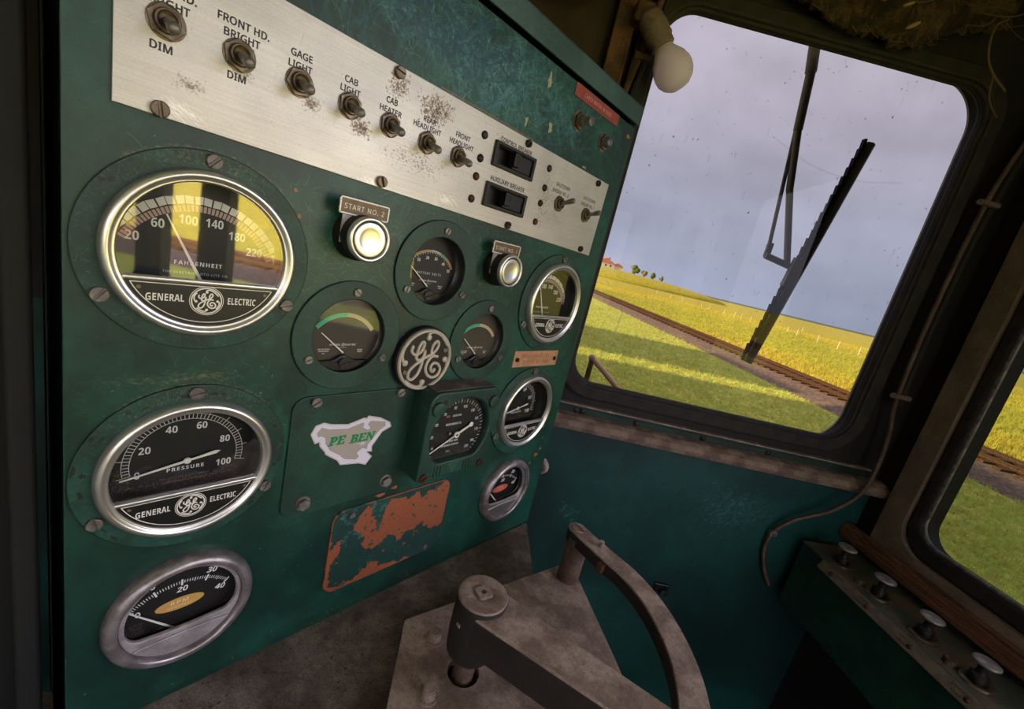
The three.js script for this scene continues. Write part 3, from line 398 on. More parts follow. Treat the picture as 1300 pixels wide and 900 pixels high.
const grime = (q, n, R, col = 'rgba(110,100,86,0.35)') => { for (let i = 0; i < n; i++) q.blob(rr(-R, R), rr(-R, R), rr(0.1, 0.5), col, rr(0.1, 0.4), 7, 0.5); };
const dialOpt = (R, px) => ({ mm: [-R, -R, px / (2 * R)] });

// dial faces
const faceTemp = canvas(1024, 1024, (q) => {
  q.c.fillStyle = '#0d0d0c'; q.c.fillRect(0, 0, 1024, 1024); const cx = -0.5, cy = -17;
  for (let v = 10; v < 236; v += 10) { const a0 = (v - 120) * 0.57 + 0.5, a1 = a0 + 4.7; if (v % 20 === 10) { q.fill([pol(cx, cy, 45.8, a0), pol(cx, cy, 50.5, a0), pol(cx, cy, 50.9, a0 + 5), pol(cx, cy, 50.5, a0 + 10.4), pol(cx, cy, 45.8, a0 + 10.4), pol(cx, cy, 46.2, a0 + 5)], '#d8d6cf'); } }
  for (let v = 10; v < 236; v += 5) { const a0 = (v - 120) * 0.57 + 0.3; q.fill([pol(cx, cy, 41.4, a0), pol(cx, cy, 45.2, a0), pol(cx, cy, 45.2, a0 + 2.1), pol(cx, cy, 41.4, a0 + 2.1)], '#b79a90'); }
  for (let v = 20; v < 236; v += 20) q.line([pol(cx, cy, 43, (v - 120) * 0.57), pol(cx, cy, 51, (v - 120) * 0.57)], 0.35, '#0d0d0c');
  for (const [t, x, y] of [['20', -34, 4.7], ['60', -22.5, 13.9], ['100', -7.8, 18.6], ['140', 6, 18.8], ['180', 19, 13], ['220', 30, 4]]) q.text(t, x, y, 7.4, { sx: 0.82, col: '#dcdcd6' });
  q.text('FAHRENHEIT', -1, -8, 3.6, { sx: 1.05, sp: 0.3 }); q.text('THE ELECTRIC AUTO-LITE CO.', -1.5, -14.2, 2.1, { sx: 1.05, font: 'normal', sp: 0.25 }); grime(q, 200, 44);
}, dialOpt(44, 1024));
const facePress = canvas(1024, 1024, (q) => {
  q.c.fillStyle = '#0f0f0f'; q.c.fillRect(0, 0, 1024, 1024); const cx = 0, cy = -1;
  q.ring(cx, cy, 35.2, 0.4, '#d6d6d0', rad(-12), rad(192)); q.ring(cx, cy, 31.3, 0.4, '#d6d6d0', rad(-12), rad(192));
  for (let v = 0; v <= 100; v += 2) { const a = (v - 50) * 2.04; q.line([pol(cx, cy, 31.3, a), pol(cx, cy, v % 10 ? 35.2 : 38.2, a)], v % 10 ? 0.45 : 0.55, '#d6d6d0'); }
  for (const [t, x, y] of [['0', -27, -8], ['20', -23.5, 10], ['40', -9.3, 23.4], ['60', 8, 24.2], ['80', 23, 11], ['100', 23.2, -8.5]]) q.text(t, x, y, 7.2, { sx: 0.86, col: '#dcdcd8' });
  q.text('PRESSURE', 0, -8, 4.0, { sx: 1.05, sp: 0.35 }); q.text('THE ELECTRIC AUTO-LITE CO.', 0, -14.6, 1.9, { font: 'normal', col: '#8c857a', sp: 0.2 }); q.text('INSTRUMENT GAUGE DIV.', 0, -17.6, 1.9, { font: 'normal', col: '#8c857a', sp: 0.2 });
  for (let i = 0; i < 420; i++) q.blob(rr(-36, 34), -17 + rr(-7, 5) * rnd(), rr(0.15, 0.8), 'rgba(140,116,88,0.5)', rr(0.1, 0.6), 7, 0.5); for (let i = 0; i < 80; i++) q.blob(rr(-40, -30), rr(-18, -2), rr(0.2, 0.8), 'rgba(150,136,116,0.5)', rr(0.2, 0.6), 7, 0.5);
}, dialOpt(44, 1024));
const faceRpm = (ov, tx) => canvas(1024, 1024, (q) => {
  q.c.fillStyle = '#0b0b0c'; q.c.fillRect(0, 0, 1024, 1024); const cx = 0, cy = -26.8;
  for (let v = 0; v <= 40; v++) { const a = (v - 20) * 2.2, M10 = v % 10 === 0; q.line([pol(cx, cy, M10 ? 40.8 : v % 5 ? 42.2 : 41.6, a), pol(cx, cy, M10 ? 45 : 44.3, a)], M10 ? 1.3 : v % 5 ? 0.5 : 0.65, '#e2e2de'); }
  for (const [t, x, y, r] of [['0', -25.6, 0, 0.3], ['10', -19.5, 20, 0.3], ['20', 0.5, 10, 0], ['30', 19.3, 19, -0.2], ['40', 25.8, 0, -0.2]]) q.text(t, x, y, 6.4, { rot: r, col: '#e6e6e2', sk: -0.12 });
  q.dot(-0.4, -2.6, 15.4, ov, 5.4); q.text('RPM', -0.4, -1.2, 4.6, { col: tx, sx: 1.1, sp: 0.7, font: 'normal' }); q.text('HUNDREDS', -0.4, -5, 2.5, { col: tx, sp: 0.4, font: 'normal' }); grime(q, 150, 38); for (let i = 0; i < 200; i++) q.blob(-28 + rr(-6, 6), -14 + rr(-6, 6), rr(0.1, 0.6), 'rgba(120,112,104,0.5)', rr(0.1, 0.5), 6, 0.5);
}, dialOpt(40, 1024));
const faceRpmA = faceRpm('#c79a52', '#f0d9a4'), faceRpmB = faceRpm('#c8604e', '#f0b8a8');
const faceVolt = canvas(768, 768, (q) => {
  q.c.fillStyle = '#201e20'; q.c.fillRect(0, 0, 768, 768); const cx = 1, cy = -15, R = 32;
  const arc = (a0, a1, col, w = 1.6) => q.ring(cx, cy, R, w, col, rad(90 - a1), rad(90 - a0)); arc(-52, -2, '#c08a42'); arc(-2, 18, '#b9b4a6'); arc(18, 32, '#2fa06a'); arc(32, 56, '#c08050');
  q.ring(cx, cy, R - 1.2, 0.3, '#ddd', rad(34), rad(142)); for (let v = 0; v <= 50; v += 2.5) { const a = (v - 25) * 2.12; q.line([pol(cx, cy, R - 1.2, a), pol(cx, cy, R - (v % 10 ? 2.6 : 3.4), a)], 0.35, '#ddd'); }
  for (const [t, x, y] of [['0', -21, 0], ['10', -13.3, 6.9], ['20', -3.9, 9.9], ['30', 6, 10.1], ['40', 15.6, 6.4], ['50', 23.2, 0.4]]) q.text(t, x, y, 3.9, { sx: 0.85 });
  q.text('BATTERY VOLTS', 1.4, -4.6, 3.0, { sx: 0.95, sp: 0.75, font: 'normal' }); q.text('GENERAL      ELECTRIC', 1.5, -11.4, 1.8, { sp: 0.1 }); drawMono(q, 1.5, -11.4, 1.2, '#ddd', '#201e20');
  q.text('MADE IN U.S.A.', 1.5, -14, 1.1, { font: 'normal' }); q.text('TYPE', -15, -15.5, 1.6); q.text('D-C', -15, -17.4, 1.6); q.text('MODEL', 17, -15.5, 1.6); q.text('8DJ14', 17, -17.4, 1.4); grime(q, 120, 33);
}, dialOpt(34, 768));
const faceLoad = canvas(768, 768, (q) => {
  q.c.fillStyle = '#3a332c'; q.c.fillRect(0, 0, 768, 768); const cx = 0, cy = -15, R = 31;
  q.ring(cx, cy, R, 3.2, '#2fae7c', rad(90), rad(141)); q.ring(cx, cy, R, 3.2, '#b8a57c', rad(36), rad(90)); q.ring(cx, cy, R - 1.7, 0.25, '#cfc8b8', rad(36), rad(141));
  q.text('GENERAL      ELECTRIC', 0, -10, 2.0, { sp: 0.12 }); drawMono(q, 0, -10, 1.4, '#ddd', '#3a332c'); q.text('MADE IN U.S.A.', 0, -12.6, 1.1, { font: 'normal' });
  q.text('USE IN SERIES', -16, -14, 1.5); q.text('FROM WITH', -16, -15.8, 1.5); q.text('0.5', -16, -17.6, 1.4); q.text('MODEL', 16, -14.6, 1.5); q.text('8DJ14', 16, -16.4, 1.5); grime(q, 120, 33);
}, dialOpt(34, 768));
const faceBrake = canvas(768, 768, (q) => {
  q.c.fillStyle = '#131214'; q.c.fillRect(0, 0, 768, 768); const cx = 0, cy = -4;
  for (let v = 0; v <= 200; v += 5) { const a = (v - 100) * 1.28; q.line([pol(cx, cy, 35.5, a), pol(cx, cy, v % 10 ? 38 : 39, a)], v % 10 ? 0.45 : 0.8, '#d8d4c8'); }
  for (let v = 10; v <= 190; v += 20) q.text(String(v), ...pol(cx, cy, 30.8, (v - 100) * 1.28), 4.6, { sx: 0.72 }); q.text('200', 21, -23, 4.8, { sx: 0.75 }); q.text('0', -31, -21.5, 4.8);
  q.text('RED', -14.6, 17, 3.3, { col: '#d08a34', sx: 0.75 }); q.text('-MAIN RES.', -2.2, 17, 3.3, { sx: 0.75 }); q.text('WHITE-BRAKE CYL.', -4.5, 7.6, 3.3, { sx: 0.75 });
  q.text('THE NEW YORK', -2.5, -12.6, 3, { sx: 0.8 }); q.text('AIR BRAKE COMPANY', -4, -17, 3, { sx: 0.8 }); q.text('P.S.I.', -5, -24.2, 3, { sx: 0.8 }); grime(q, 240, 40); for (let i = 0; i < 160; i++) q.blob(rr(-36, 30), -29 + rr(-4, 6) * rnd(), rr(0.2, 0.9), 'rgba(130,124,118,0.45)', rr(0.2, 0.7), 7, 0.5);
}, dialOpt(40, 768));
const namePlate = canvas(1024, 512, (q) => {
  q.c.fillStyle = '#121112'; q.c.fillRect(0, 0, 1024, 512);
  q.text('GENERAL', -20.8, -26.6, 6, { sx: 0.7, col: '#e0ded6' }); q.text('ELECTRIC', 19.4, -26.8, 6, { sx: 0.62, col: '#e0ded6' }); drawMono(q, 0, -27.4, 8, '#dedad0', '#1a1819');
  for (const x of [-33, 33]) q.dot(x, -21.3, 1.1, '#6a5a4c');
  const a0 = Math.acos(-18.4 / 41.2); const p = []; for (let i = 0; i <= 48; i++) { const t = Math.PI / 2 + a0 + (2 * Math.PI - 2 * a0) * i / 48; p.push([41.2 * Math.cos(t), 41.2 * Math.sin(t)]); } q.line(p, 0.55, '#dedad0', true); grime(q, 120, 44);
}, { mm: [-42, -43, 1024 / 84], repeat: [1 / 0.084, 1 / 0.042, 0.5, 0.043 / 0.042] });
const faceM = (map) => std({ map, roughness: 0.55 });
const FM = { temp: faceM(faceTemp), press: faceM(facePress), rpmA: faceM(faceRpmA), rpmB: faceM(faceRpmB), volt: faceM(faceVolt), load: faceM(faceLoad), brake: faceM(faceBrake), name: std({ map: namePlate, roughness: 0.4 }) };
const needleM = std({ color: C(0.78, 0.76, 0.7), roughness: 0.5 });
const segShape = (r, y, below, inset = 0) => { const a = Math.acos(y / r), s = new THREE.Shape(); if (below) s.absarc(0, 0, r, Math.PI / 2 + a, 2.5 * Math.PI - a, false); else s.absarc(0, 0, r, Math.PI / 2 - a, Math.PI / 2 + a, false); s.closePath(); return s; };

const flangeM = [0, 1].map((k) => std({ roughness: 0.5, map: canvas(768, 768, (q) => {
  q.pixels((i, j) => { const n = fbm(i / 120 + 30 * k, j / 120, 5), f = fbm(i / 14, j / 14, 3), m = vnoise(i * 0.8, j * 0.8); const c = mix3([24, 66, 55], [14, 46, 38], smooth(0.3, 0.7, n)), e = 0.78 + 0.32 * f + 0.16 * m; return [c[0] * e, c[1] * e, c[2] * e]; });
  for (let i = 0; i < 500; i++) { const t = 1.57 + rr(-1.2, 1.2) * rnd(), r = rr(52, 61); q.blob(r * Math.cos(t), r * Math.sin(t), rr(0.2, 1.1), `rgba(122,106,78,${rr(0.1, 0.4)})`, rr(0.2, 0.7), 8, 0.5, t); }
  for (let i = 0; i < (k ? 22 : 5); i++) { const t = rr(-1, 4), r = rr(54, 60.5); q.blob(r * Math.cos(t), r * Math.sin(t), rr(0.8, 3.6), 'rgba(13,18,19,0.9)', rr(0.5, 1.5), 11, 0.5, t + 1.57); }
  for (let i = 0; i < 160; i++) { const t = rr(0, 6.3), r = rr(51, 61), l = rr(1, 6); q.line([[r * Math.cos(t), r * Math.sin(t)], [r * Math.cos(t) + l * rr(-1, 1), r * Math.sin(t) + l * rr(-1, 1)]], 0.25, 'rgba(140,172,158,0.3)'); }
}, { mm: [-62, -62, 768 / 124], repeat: [1 / 0.124, 1 / 0.124, 0.5, 0.5] }) }));
function bigGauge(u, v, kind, label, tilt = 0) {
  const g = thing('dial_gauge', label, 'gauge'); onPanel(g, u, v, 0);
  const fl = disc(0.061); fl.holes.push(circ(0.043)); const fm = part('mounting_flange', ext(fl, 0.0022, -0.0001, 0.0006, 48), flangeM[kind === 'temp' ? 0 : 1], g, true);
  for (const [a, b] of [[0, 0.0558], [-0.0489, -0.0279], [0.0489, -0.0279]]) part('screw', screwGeo(0.0042, a, b, 0.002, rr(0, 3), 0.0026), M.steel, fm);
  const inn = part('face_rim', latheZ([[0.0502, 0.002], [0.0504, 0.0052], [0.0495, 0.0082], [0.0476, 0.0096], [0.0458, 0.0090], [0.0449, 0.0074], [0.0441, 0.0080], [0.0432, 0.0074], [0.0429, 0.0045]], 96), M.chrome, g); inn.userData = { label: 'chrome bezel' };
  part('case', latheZ([[0.0438, 0.006], [0.0438, -0.0135], [0.001, -0.0135]], 64), M.black, g);
  const d = part('dial_face', new THREE.CircleGeometry(0.0435, 64).translate(0, 0, -0.012), FM[kind], g, true); { const uv = d.geometry.attributes.uv; for (let i = 0; i < uv.count; i++) uv.setXY(i, 0.5 + (uv.getX(i) - 0.5) * 43.5 / 44, 0.5 + (uv.getY(i) - 0.5) * 43.5 / 44); }
  if (kind === 'temp') part('needle', [ext(poly([[-0.0011, -0.016], [0.0011, -0.016], [0.0004, 0.04], [-0.0004, 0.04]]), 0.0006)].map((x) => x.rotateZ(rad(26.3)).translate(-0.0012, -0.0157, -0.0098)), needleM, g);
  else part('needle', [ext(poly([[-0.0009, 0], [0.0009, 0], [0.00045, 0.037], [-0.00045, 0.037]]), 0.0006).rotateZ(rad(102)), ext(poly([[-0.0005, 0], [0.0005, 0], [0.0013, -0.0175], [0, -0.0205], [-0.0013, -0.0175]]), 0.0006).rotateZ(rad(102)), cylZ(0.0024, 0.0022, 0.0012, 0, 0, -0.0003, 24)].map((x) => x.translate(0, -0.0012, -0.0098)), needleM, g);
  part('cross_bar', [box(0.0808, 0.0028, 0.004, 0, -0.0158, 0.0062, 0.0012)], M.chrome, g);
  part('name_plate', ext(segShape(0.0432, -0.0165, true), 0.003, 0.0035), FM.name, g, true);
  part('gauge_glass', new THREE.ShapeGeometry(segShape(0.0432, -0.0155, false), 48).translate(0, 0, 0.0056), M.glass, g);
  g.rotation.z = tilt; g.rotation.order = 'YXZ'; return g;
}
bigGauge(...BIGH[0], 'temp', 'large chrome Fahrenheit temperature gauge under the DIM switches', 0);
bigGauge(...BIGH[1], 'press', 'large chrome pressure gauge left of the sticker plate', 0);
bigGauge(...BIGH[2], 'temp', 'chrome temperature gauge above the copper warning plate', 0);
bigGauge(...BIGH[3], 'press', 'chrome pressure gauge right of the square brake gauge', 0);

function rpmGauge(u, v, face, label, metal) {
  const g = thing('tachometer', label, 'gauge'); onPanel(g, u, v, 0);
  part('bezel', latheZ([[0.0462, -0.001], [0.0466, 0.0035], [0.0455, 0.0075], [0.0432, 0.0098], [0.0405, 0.0104], [0.0388, 0.0096], [0.0380, 0.0078], [0.0382, 0.0052], [0.0372, 0.0050]], 96), M.satin, g);
  const win = () => { const p = new THREE.Path(), r = 0.0342, y = -0.0125, a = Math.acos(y / r); p.absarc(0, 0.001, r, Math.PI / 2 + a - 0.16, Math.PI / 2 - a + 0.16, true); p.quadraticCurveTo(r * Math.sin(a) * 0.97, y - 0.001, r * Math.sin(a) * 0.80, y - 0.002); p.quadraticCurveTo(0, y - 0.0045, -r * Math.sin(a) * 0.80, y - 0.002); p.quadraticCurveTo(-r * Math.sin(a) * 0.97, y - 0.001, r * Math.cos(Math.PI / 2 + a - 0.16), 0.001 + r * Math.sin(Math.PI / 2 + a - 0.16)); return p; };
  const f = disc(0.0376); f.holes.push(win()); part('face_mask', ext(f, 0.0035, 0.0025, 0.0009, 48), metal, g);
  const ov = new THREE.Shape(); ov.moveTo(-0.0285, -0.0205); ov.quadraticCurveTo(0, -0.0178, 0.0285, -0.0205); ov.quadraticCurveTo(0.031, -0.0205, 0.0285, -0.0232); ov.quadraticCurveTo(0.016, -0.0358, 0, -0.0358); ov.quadraticCurveTo(-0.016, -0.0358, -0.0285, -0.0232); ov.quadraticCurveTo(-0.031, -0.0205, -0.0285, -0.0205);
  part('lower_boss', ext(ov, 0.0018, 0.0055, 0.0007, 16), metal, g);
  part('case', latheZ([[0.0374, 0.003], [0.0374, -0.006], [0.001, -0.006]], 64), M.black, g);
  const d = part('dial_face', new THREE.CircleGeometry(0.037, 64).translate(0, 0, -0.005), face, g, true); { const uv = d.geometry.attributes.uv; for (let i = 0; i < uv.count; i++) uv.setXY(i, 0.5 + (uv.getX(i) - 0.5) * 37 / 40, 0.5 + (uv.getY(i) - 0.5) * 37 / 40); }
  part('needle', ext(poly([[-0.0008, 0.006], [0.0008, 0.006], [0.0004, 0.0455], [-0.0004, 0.0455]]), 0.0005).rotateZ(rad(43.5)).translate(0, -0.0268, -0.0035), needleM, g);
  part('gauge_glass', new THREE.CircleGeometry(0.0365, 48).translate(0, 0, 0.0018), M.meterGlass, g); return g;
}
rpmGauge(...RPMH[0], FM.rpmA, 'chrome tachometer with orange oval at the panel corner beneath the large pressure gauge', M.dullChrome);
rpmGauge(...RPMH[1], FM.rpmB, 'chrome tachometer with red oval beneath the right pressure gauge', M.chrome);

function smallGauge(u, v, face, label, depth, needle, cat = 'gauge') {
  const g = thing('recessed_gauge', label, cat); onPanel(g, u, v, 0);
  const fl = disc(0.0464); fl.holes.push(circ(0.0312)); const fm = part('mounting_flange', ext(fl, 0.0024, -0.0001, 0.0008, 48), M.green, g);
  for (let k = 0; k < 3; k++) { const a = rad(90 + 120 * k); part('screw', screwGeo(0.0032, 0.0374 * Math.cos(a), 0.0374 * Math.sin(a), 0.002, rr(0, 3), 0.0022), M.steel, fm); }
  part('case', latheZ([[0.0325, 0.0015], [0.0325, depth - 0.002], [0.001, depth - 0.002]], 64), M.bakelite, g);
  const d = part('dial_face', new THREE.CircleGeometry(0.032, 48).translate(0, 0, depth), face, g, true); { const uv = d.geometry.attributes.uv; for (let i = 0; i < uv.count; i++) uv.setXY(i, 0.5 + (uv.getX(i) - 0.5) * 32 / 34, 0.5 + (uv.getY(i) - 0.5) * 32 / 34); }
  part('needle', ext(poly([[-0.0006, 0], [0.0006, 0], [0.0003, 0.027], [-0.0003, 0.027]]), 0.0005).rotateZ(rad(needle)).translate(0, -0.0165, depth + 0.0018), needleM, g);
  const cv = new THREE.Shape(); cv.moveTo(-0.022, -0.0235); cv.quadraticCurveTo(-0.011, -0.0235, -0.0075, -0.0215); cv.quadraticCurveTo(0, -0.0145, 0.0075, -0.0215); cv.quadraticCurveTo(0.011, -0.0235, 0.022, -0.0235); cv.absarc(0, 0, 0.0322, -0.82, Math.PI + 0.82, true);
  part('lower_cover', ext(cv, 0.005, depth, 0.001, 12), M.bakelite, g);
  part('zero_screw', screwGeo(0.0045, 0, -0.0245, depth + 0.0045, 0.3, 0.0022), M.bakelite, g);
  part('gauge_glass', new THREE.CircleGeometry(0.0322, 48).translate(0, 0, depth + 0.0055), M.meterGlass, g); return g;
}
smallGauge(...SMALLH[0], FM.volt, 'recessed battery volts meter between the two start buttons', -0.0135, 52);
smallGauge(...SMALLH[1], FM.load, 'larger looking recessed meter with green and tan arc left of the round badge', -0.008, 50);
smallGauge(...SMALLH[2], FM.load, 'recessed meter with green and tan arc between the round badge and the chrome temperature gauge', -0.008, 50);

{ // square brake gauge
  const g = thing('brake_pressure_gauge', 'square green duplex air brake gauge with crossed white hands', 'gauge'); onPanel(g, 0.3045, -0.194, 0);
  const outline = () => { const s = new THREE.Shape(), a = 0.0475, t = 0.0485, b = -0.0475; s.moveTo(-a + 0.003, b); s.lineTo(a - 0.003, b); s.quadraticCurveTo(a, b, a, b + 0.004); s.lineTo(a + 0.0005, t - 0.013); s.quadraticCurveTo(a, t - 0.004, a - 0.009, t); s.lineTo(-a + 0.009, t); s.quadraticCurveTo(-a, t - 0.004, -a - 0.0005, t - 0.013); s.lineTo(-a, b + 0.004); s.quadraticCurveTo(-a, b, -a + 0.003, b); return s; };
  const win = () => { const p = new THREE.Path(), r = 0.0402, y = -0.0305, a = Math.acos(y / r); p.absarc(0, 0, r, Math.PI / 2 + a - 0.14, Math.PI / 2 - a + 0.14, true); p.quadraticCurveTo(r * Math.sin(a), y, r * Math.sin(a) - 0.006, y); p.lineTo(-r * Math.sin(a) + 0.006, y); p.quadraticCurveTo(-r * Math.sin(a), y, r * Math.cos(Math.PI / 2 + a - 0.14), r * Math.sin(Math.PI / 2 + a - 0.14)); return p; };
  const s = outline(); s.holes.push(win()); part('housing', ext(s, 0.0305, -0.0005, 0.0018, 24), M.green, g);
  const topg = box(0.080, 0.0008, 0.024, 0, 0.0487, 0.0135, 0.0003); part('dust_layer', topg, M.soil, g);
  part('case', latheZ([[0.042, 0.026], [0.042, 0.016], [0.001, 0.016]], 48), M.bakelite, g);
  const d = part('dial_face', new THREE.CircleGeometry(0.0415, 64).translate(0, 0, 0.021), FM.brake, g, true); { const uv = d.geometry.attributes.uv; for (let i = 0; i < uv.count; i++) uv.setXY(i, 0.5 + (uv.getX(i) - 0.5) * 41.5 / 40, 0.5 + (uv.getY(i) - 0.5) * 41.5 / 40); }
  part('hand', [ext(poly([[-0.0007, 0.004], [0.0007, 0.004], [0.0005, 0.037], [-0.0005, 0.037]]), 0.0006).rotateZ(rad(116.5)), ext(poly([[-0.0013, 0], [0.0013, 0], [0.0013, -0.018], [0.0032, -0.021], [0.0022, -0.0225], [0, -0.024], [-0.0022, -0.0225], [-0.0032, -0.021], [-0.0013, -0.018]]), 0.0006).rotateZ(rad(116.5)), cylZ(0.0036, 0.0034, 0.0014, 0, 0, 0, 24)].map((x) => x.translate(0, -0.0045, 0.0234)), needleM, g);
  part('hand', [ext(poly([[-0.0006, 0], [0.0006, 0], [0.0004, 0.036], [-0.0004, 0.036]]), 0.0005).rotateZ(rad(119)), cylZ(0.0016, 0.0014, 0.003, 0, 0, 0, 16)].map((x) => x.translate(0, -0.0045, 0.0224)), M.bronze, g);
  part('stop_pin', new THREE.SphereGeometry(0.0021, 12, 8).translate(-0.0095, -0.0022, 0.0225), M.steel, g);
  part('gauge_glass', new THREE.CircleGeometry(0.0408, 48).translate(0, 0, 0.0262), M.meterGlass, g);
  for (const x of [-0.0382, 0.0388]) part('cap_stud', latheZ([[0.0072, 0], [0.0074, 0.0026], [0.0066, 0.0036], [0.0001, 0.0038]], 32).translate(x, 0.0325, 0.0296), M.green, g);
  for (const x of [-0.030, 0.029]) part('rivet', new THREE.SphereGeometry(0.0028, 14, 8).scale(1, 1, 0.5).translate(x, 0.0378, 0.0301), M.rustScrew, g);
  for (const x of [-0.040, 0.0385]) part('screw', screwGeo(0.0046, x, -0.0427, 0.0296, 0.6, 0.0024), M.rustScrew, g);
  for (const x of [-0.0265, -0.0225, -0.0185, 0.0135, 0.0175, 0.0215]) part('rib', box(0.0016, 0.0115, 0.0014, x, -0.0395, 0.0302, 0.0005), M.green, g);
  const triTex = canvas(256, 256, (q) => { q.c.fillStyle = '#2b5a4c'; q.c.fillRect(0, 0, 256, 256); q.text('NEW YORK', -2.6, -35.6, 1.9, { col: '#16231f', sx: 1.1 }); q.text('AIR BR', -2.6, -38.2, 2, { col: '#16231f' }); q.text('CO', -2.6, -41, 1.9, { col: '#16231f' }); }, { mm: [-12, -48, 256 / 20], repeat: [1 / 0.02, 1 / 0.02, 0.6, 2.4] });
  part('maker_triangle', ext(poly([[-0.0098, -0.034], [0.0046, -0.034], [-0.0026, -0.0458]]), 0.001, 0.0295, 0.0003), std({ map: triTex, roughness: 0.5 }), g, true);
}

{ // round cast badge
  const g = thing('monogram_badge', 'round dark cast badge with raised script monogram in pale brass', 'badge'); onPanel(g, 0.2574, -0.1187, 0);
  part('backing', latheZ([[0.0322, -0.0005], [0.0322, 0.006], [0.0312, 0.0074], [0.0001, 0.0074]], 72), std({ map: texDark, color: C(0.8, 0.72, 0.72), roughness: 0.55 }), g);
  const brass = std({ color: C(0.50, 0.45, 0.36), bumpMap: texSteel, bumpScale: 0.0001, metalness: 0.1, roughness: 0.5 }), R = 0.0298;
  part('rim', latheZ([[0.0276, 0.0072], [0.0279, 0.0092], [0.0292, 0.0096], [0.0303, 0.0090], [0.0306, 0.0072]], 96), brass, g);
  const crv = (l, r) => new THREE.TubeGeometry(new THREE.CatmullRomCurve3(l.map(([a, b]) => V3(a * R, b * R, 0.0078)), false, 'centripetal'), l.length * 6, r, 8).applyMatrix4(new THREE.Matrix4().makeScale(1, 1, 1));
  const ends = (l, r) => [l[0], l[l.length - 1]].map(([a, b]) => new THREE.SphereGeometry(r, 10, 8).translate(a * R, b * R, 0.0078));
  part('script_letter_g', MONO.lines.slice(0, 3).flatMap((l) => [crv(l, 0.0016), ...ends(l, 0.0016)]), brass, g);
  part('script_letter_e', MONO.lines.slice(3).flatMap((l) => [crv(l, 0.0016), ...ends(l, 0.0016)]), brass, g);
  for (const l of MONO.curls) part('curl', [crv(l, 0.0017), new THREE.SphereGeometry(0.0031, 16, 12).scale(1, 1, 0.7).translate(l[0][0] * R, l[0][1] * R, 0.0078)], brass, g);
  for (const [a, b] of [[0.73, 0.32], [-0.72, -0.39]]) part('screw', screwGeo(0.0021, a * R, b * R, 0.0072, 1.1, 0.0018), M.steel, g);
}

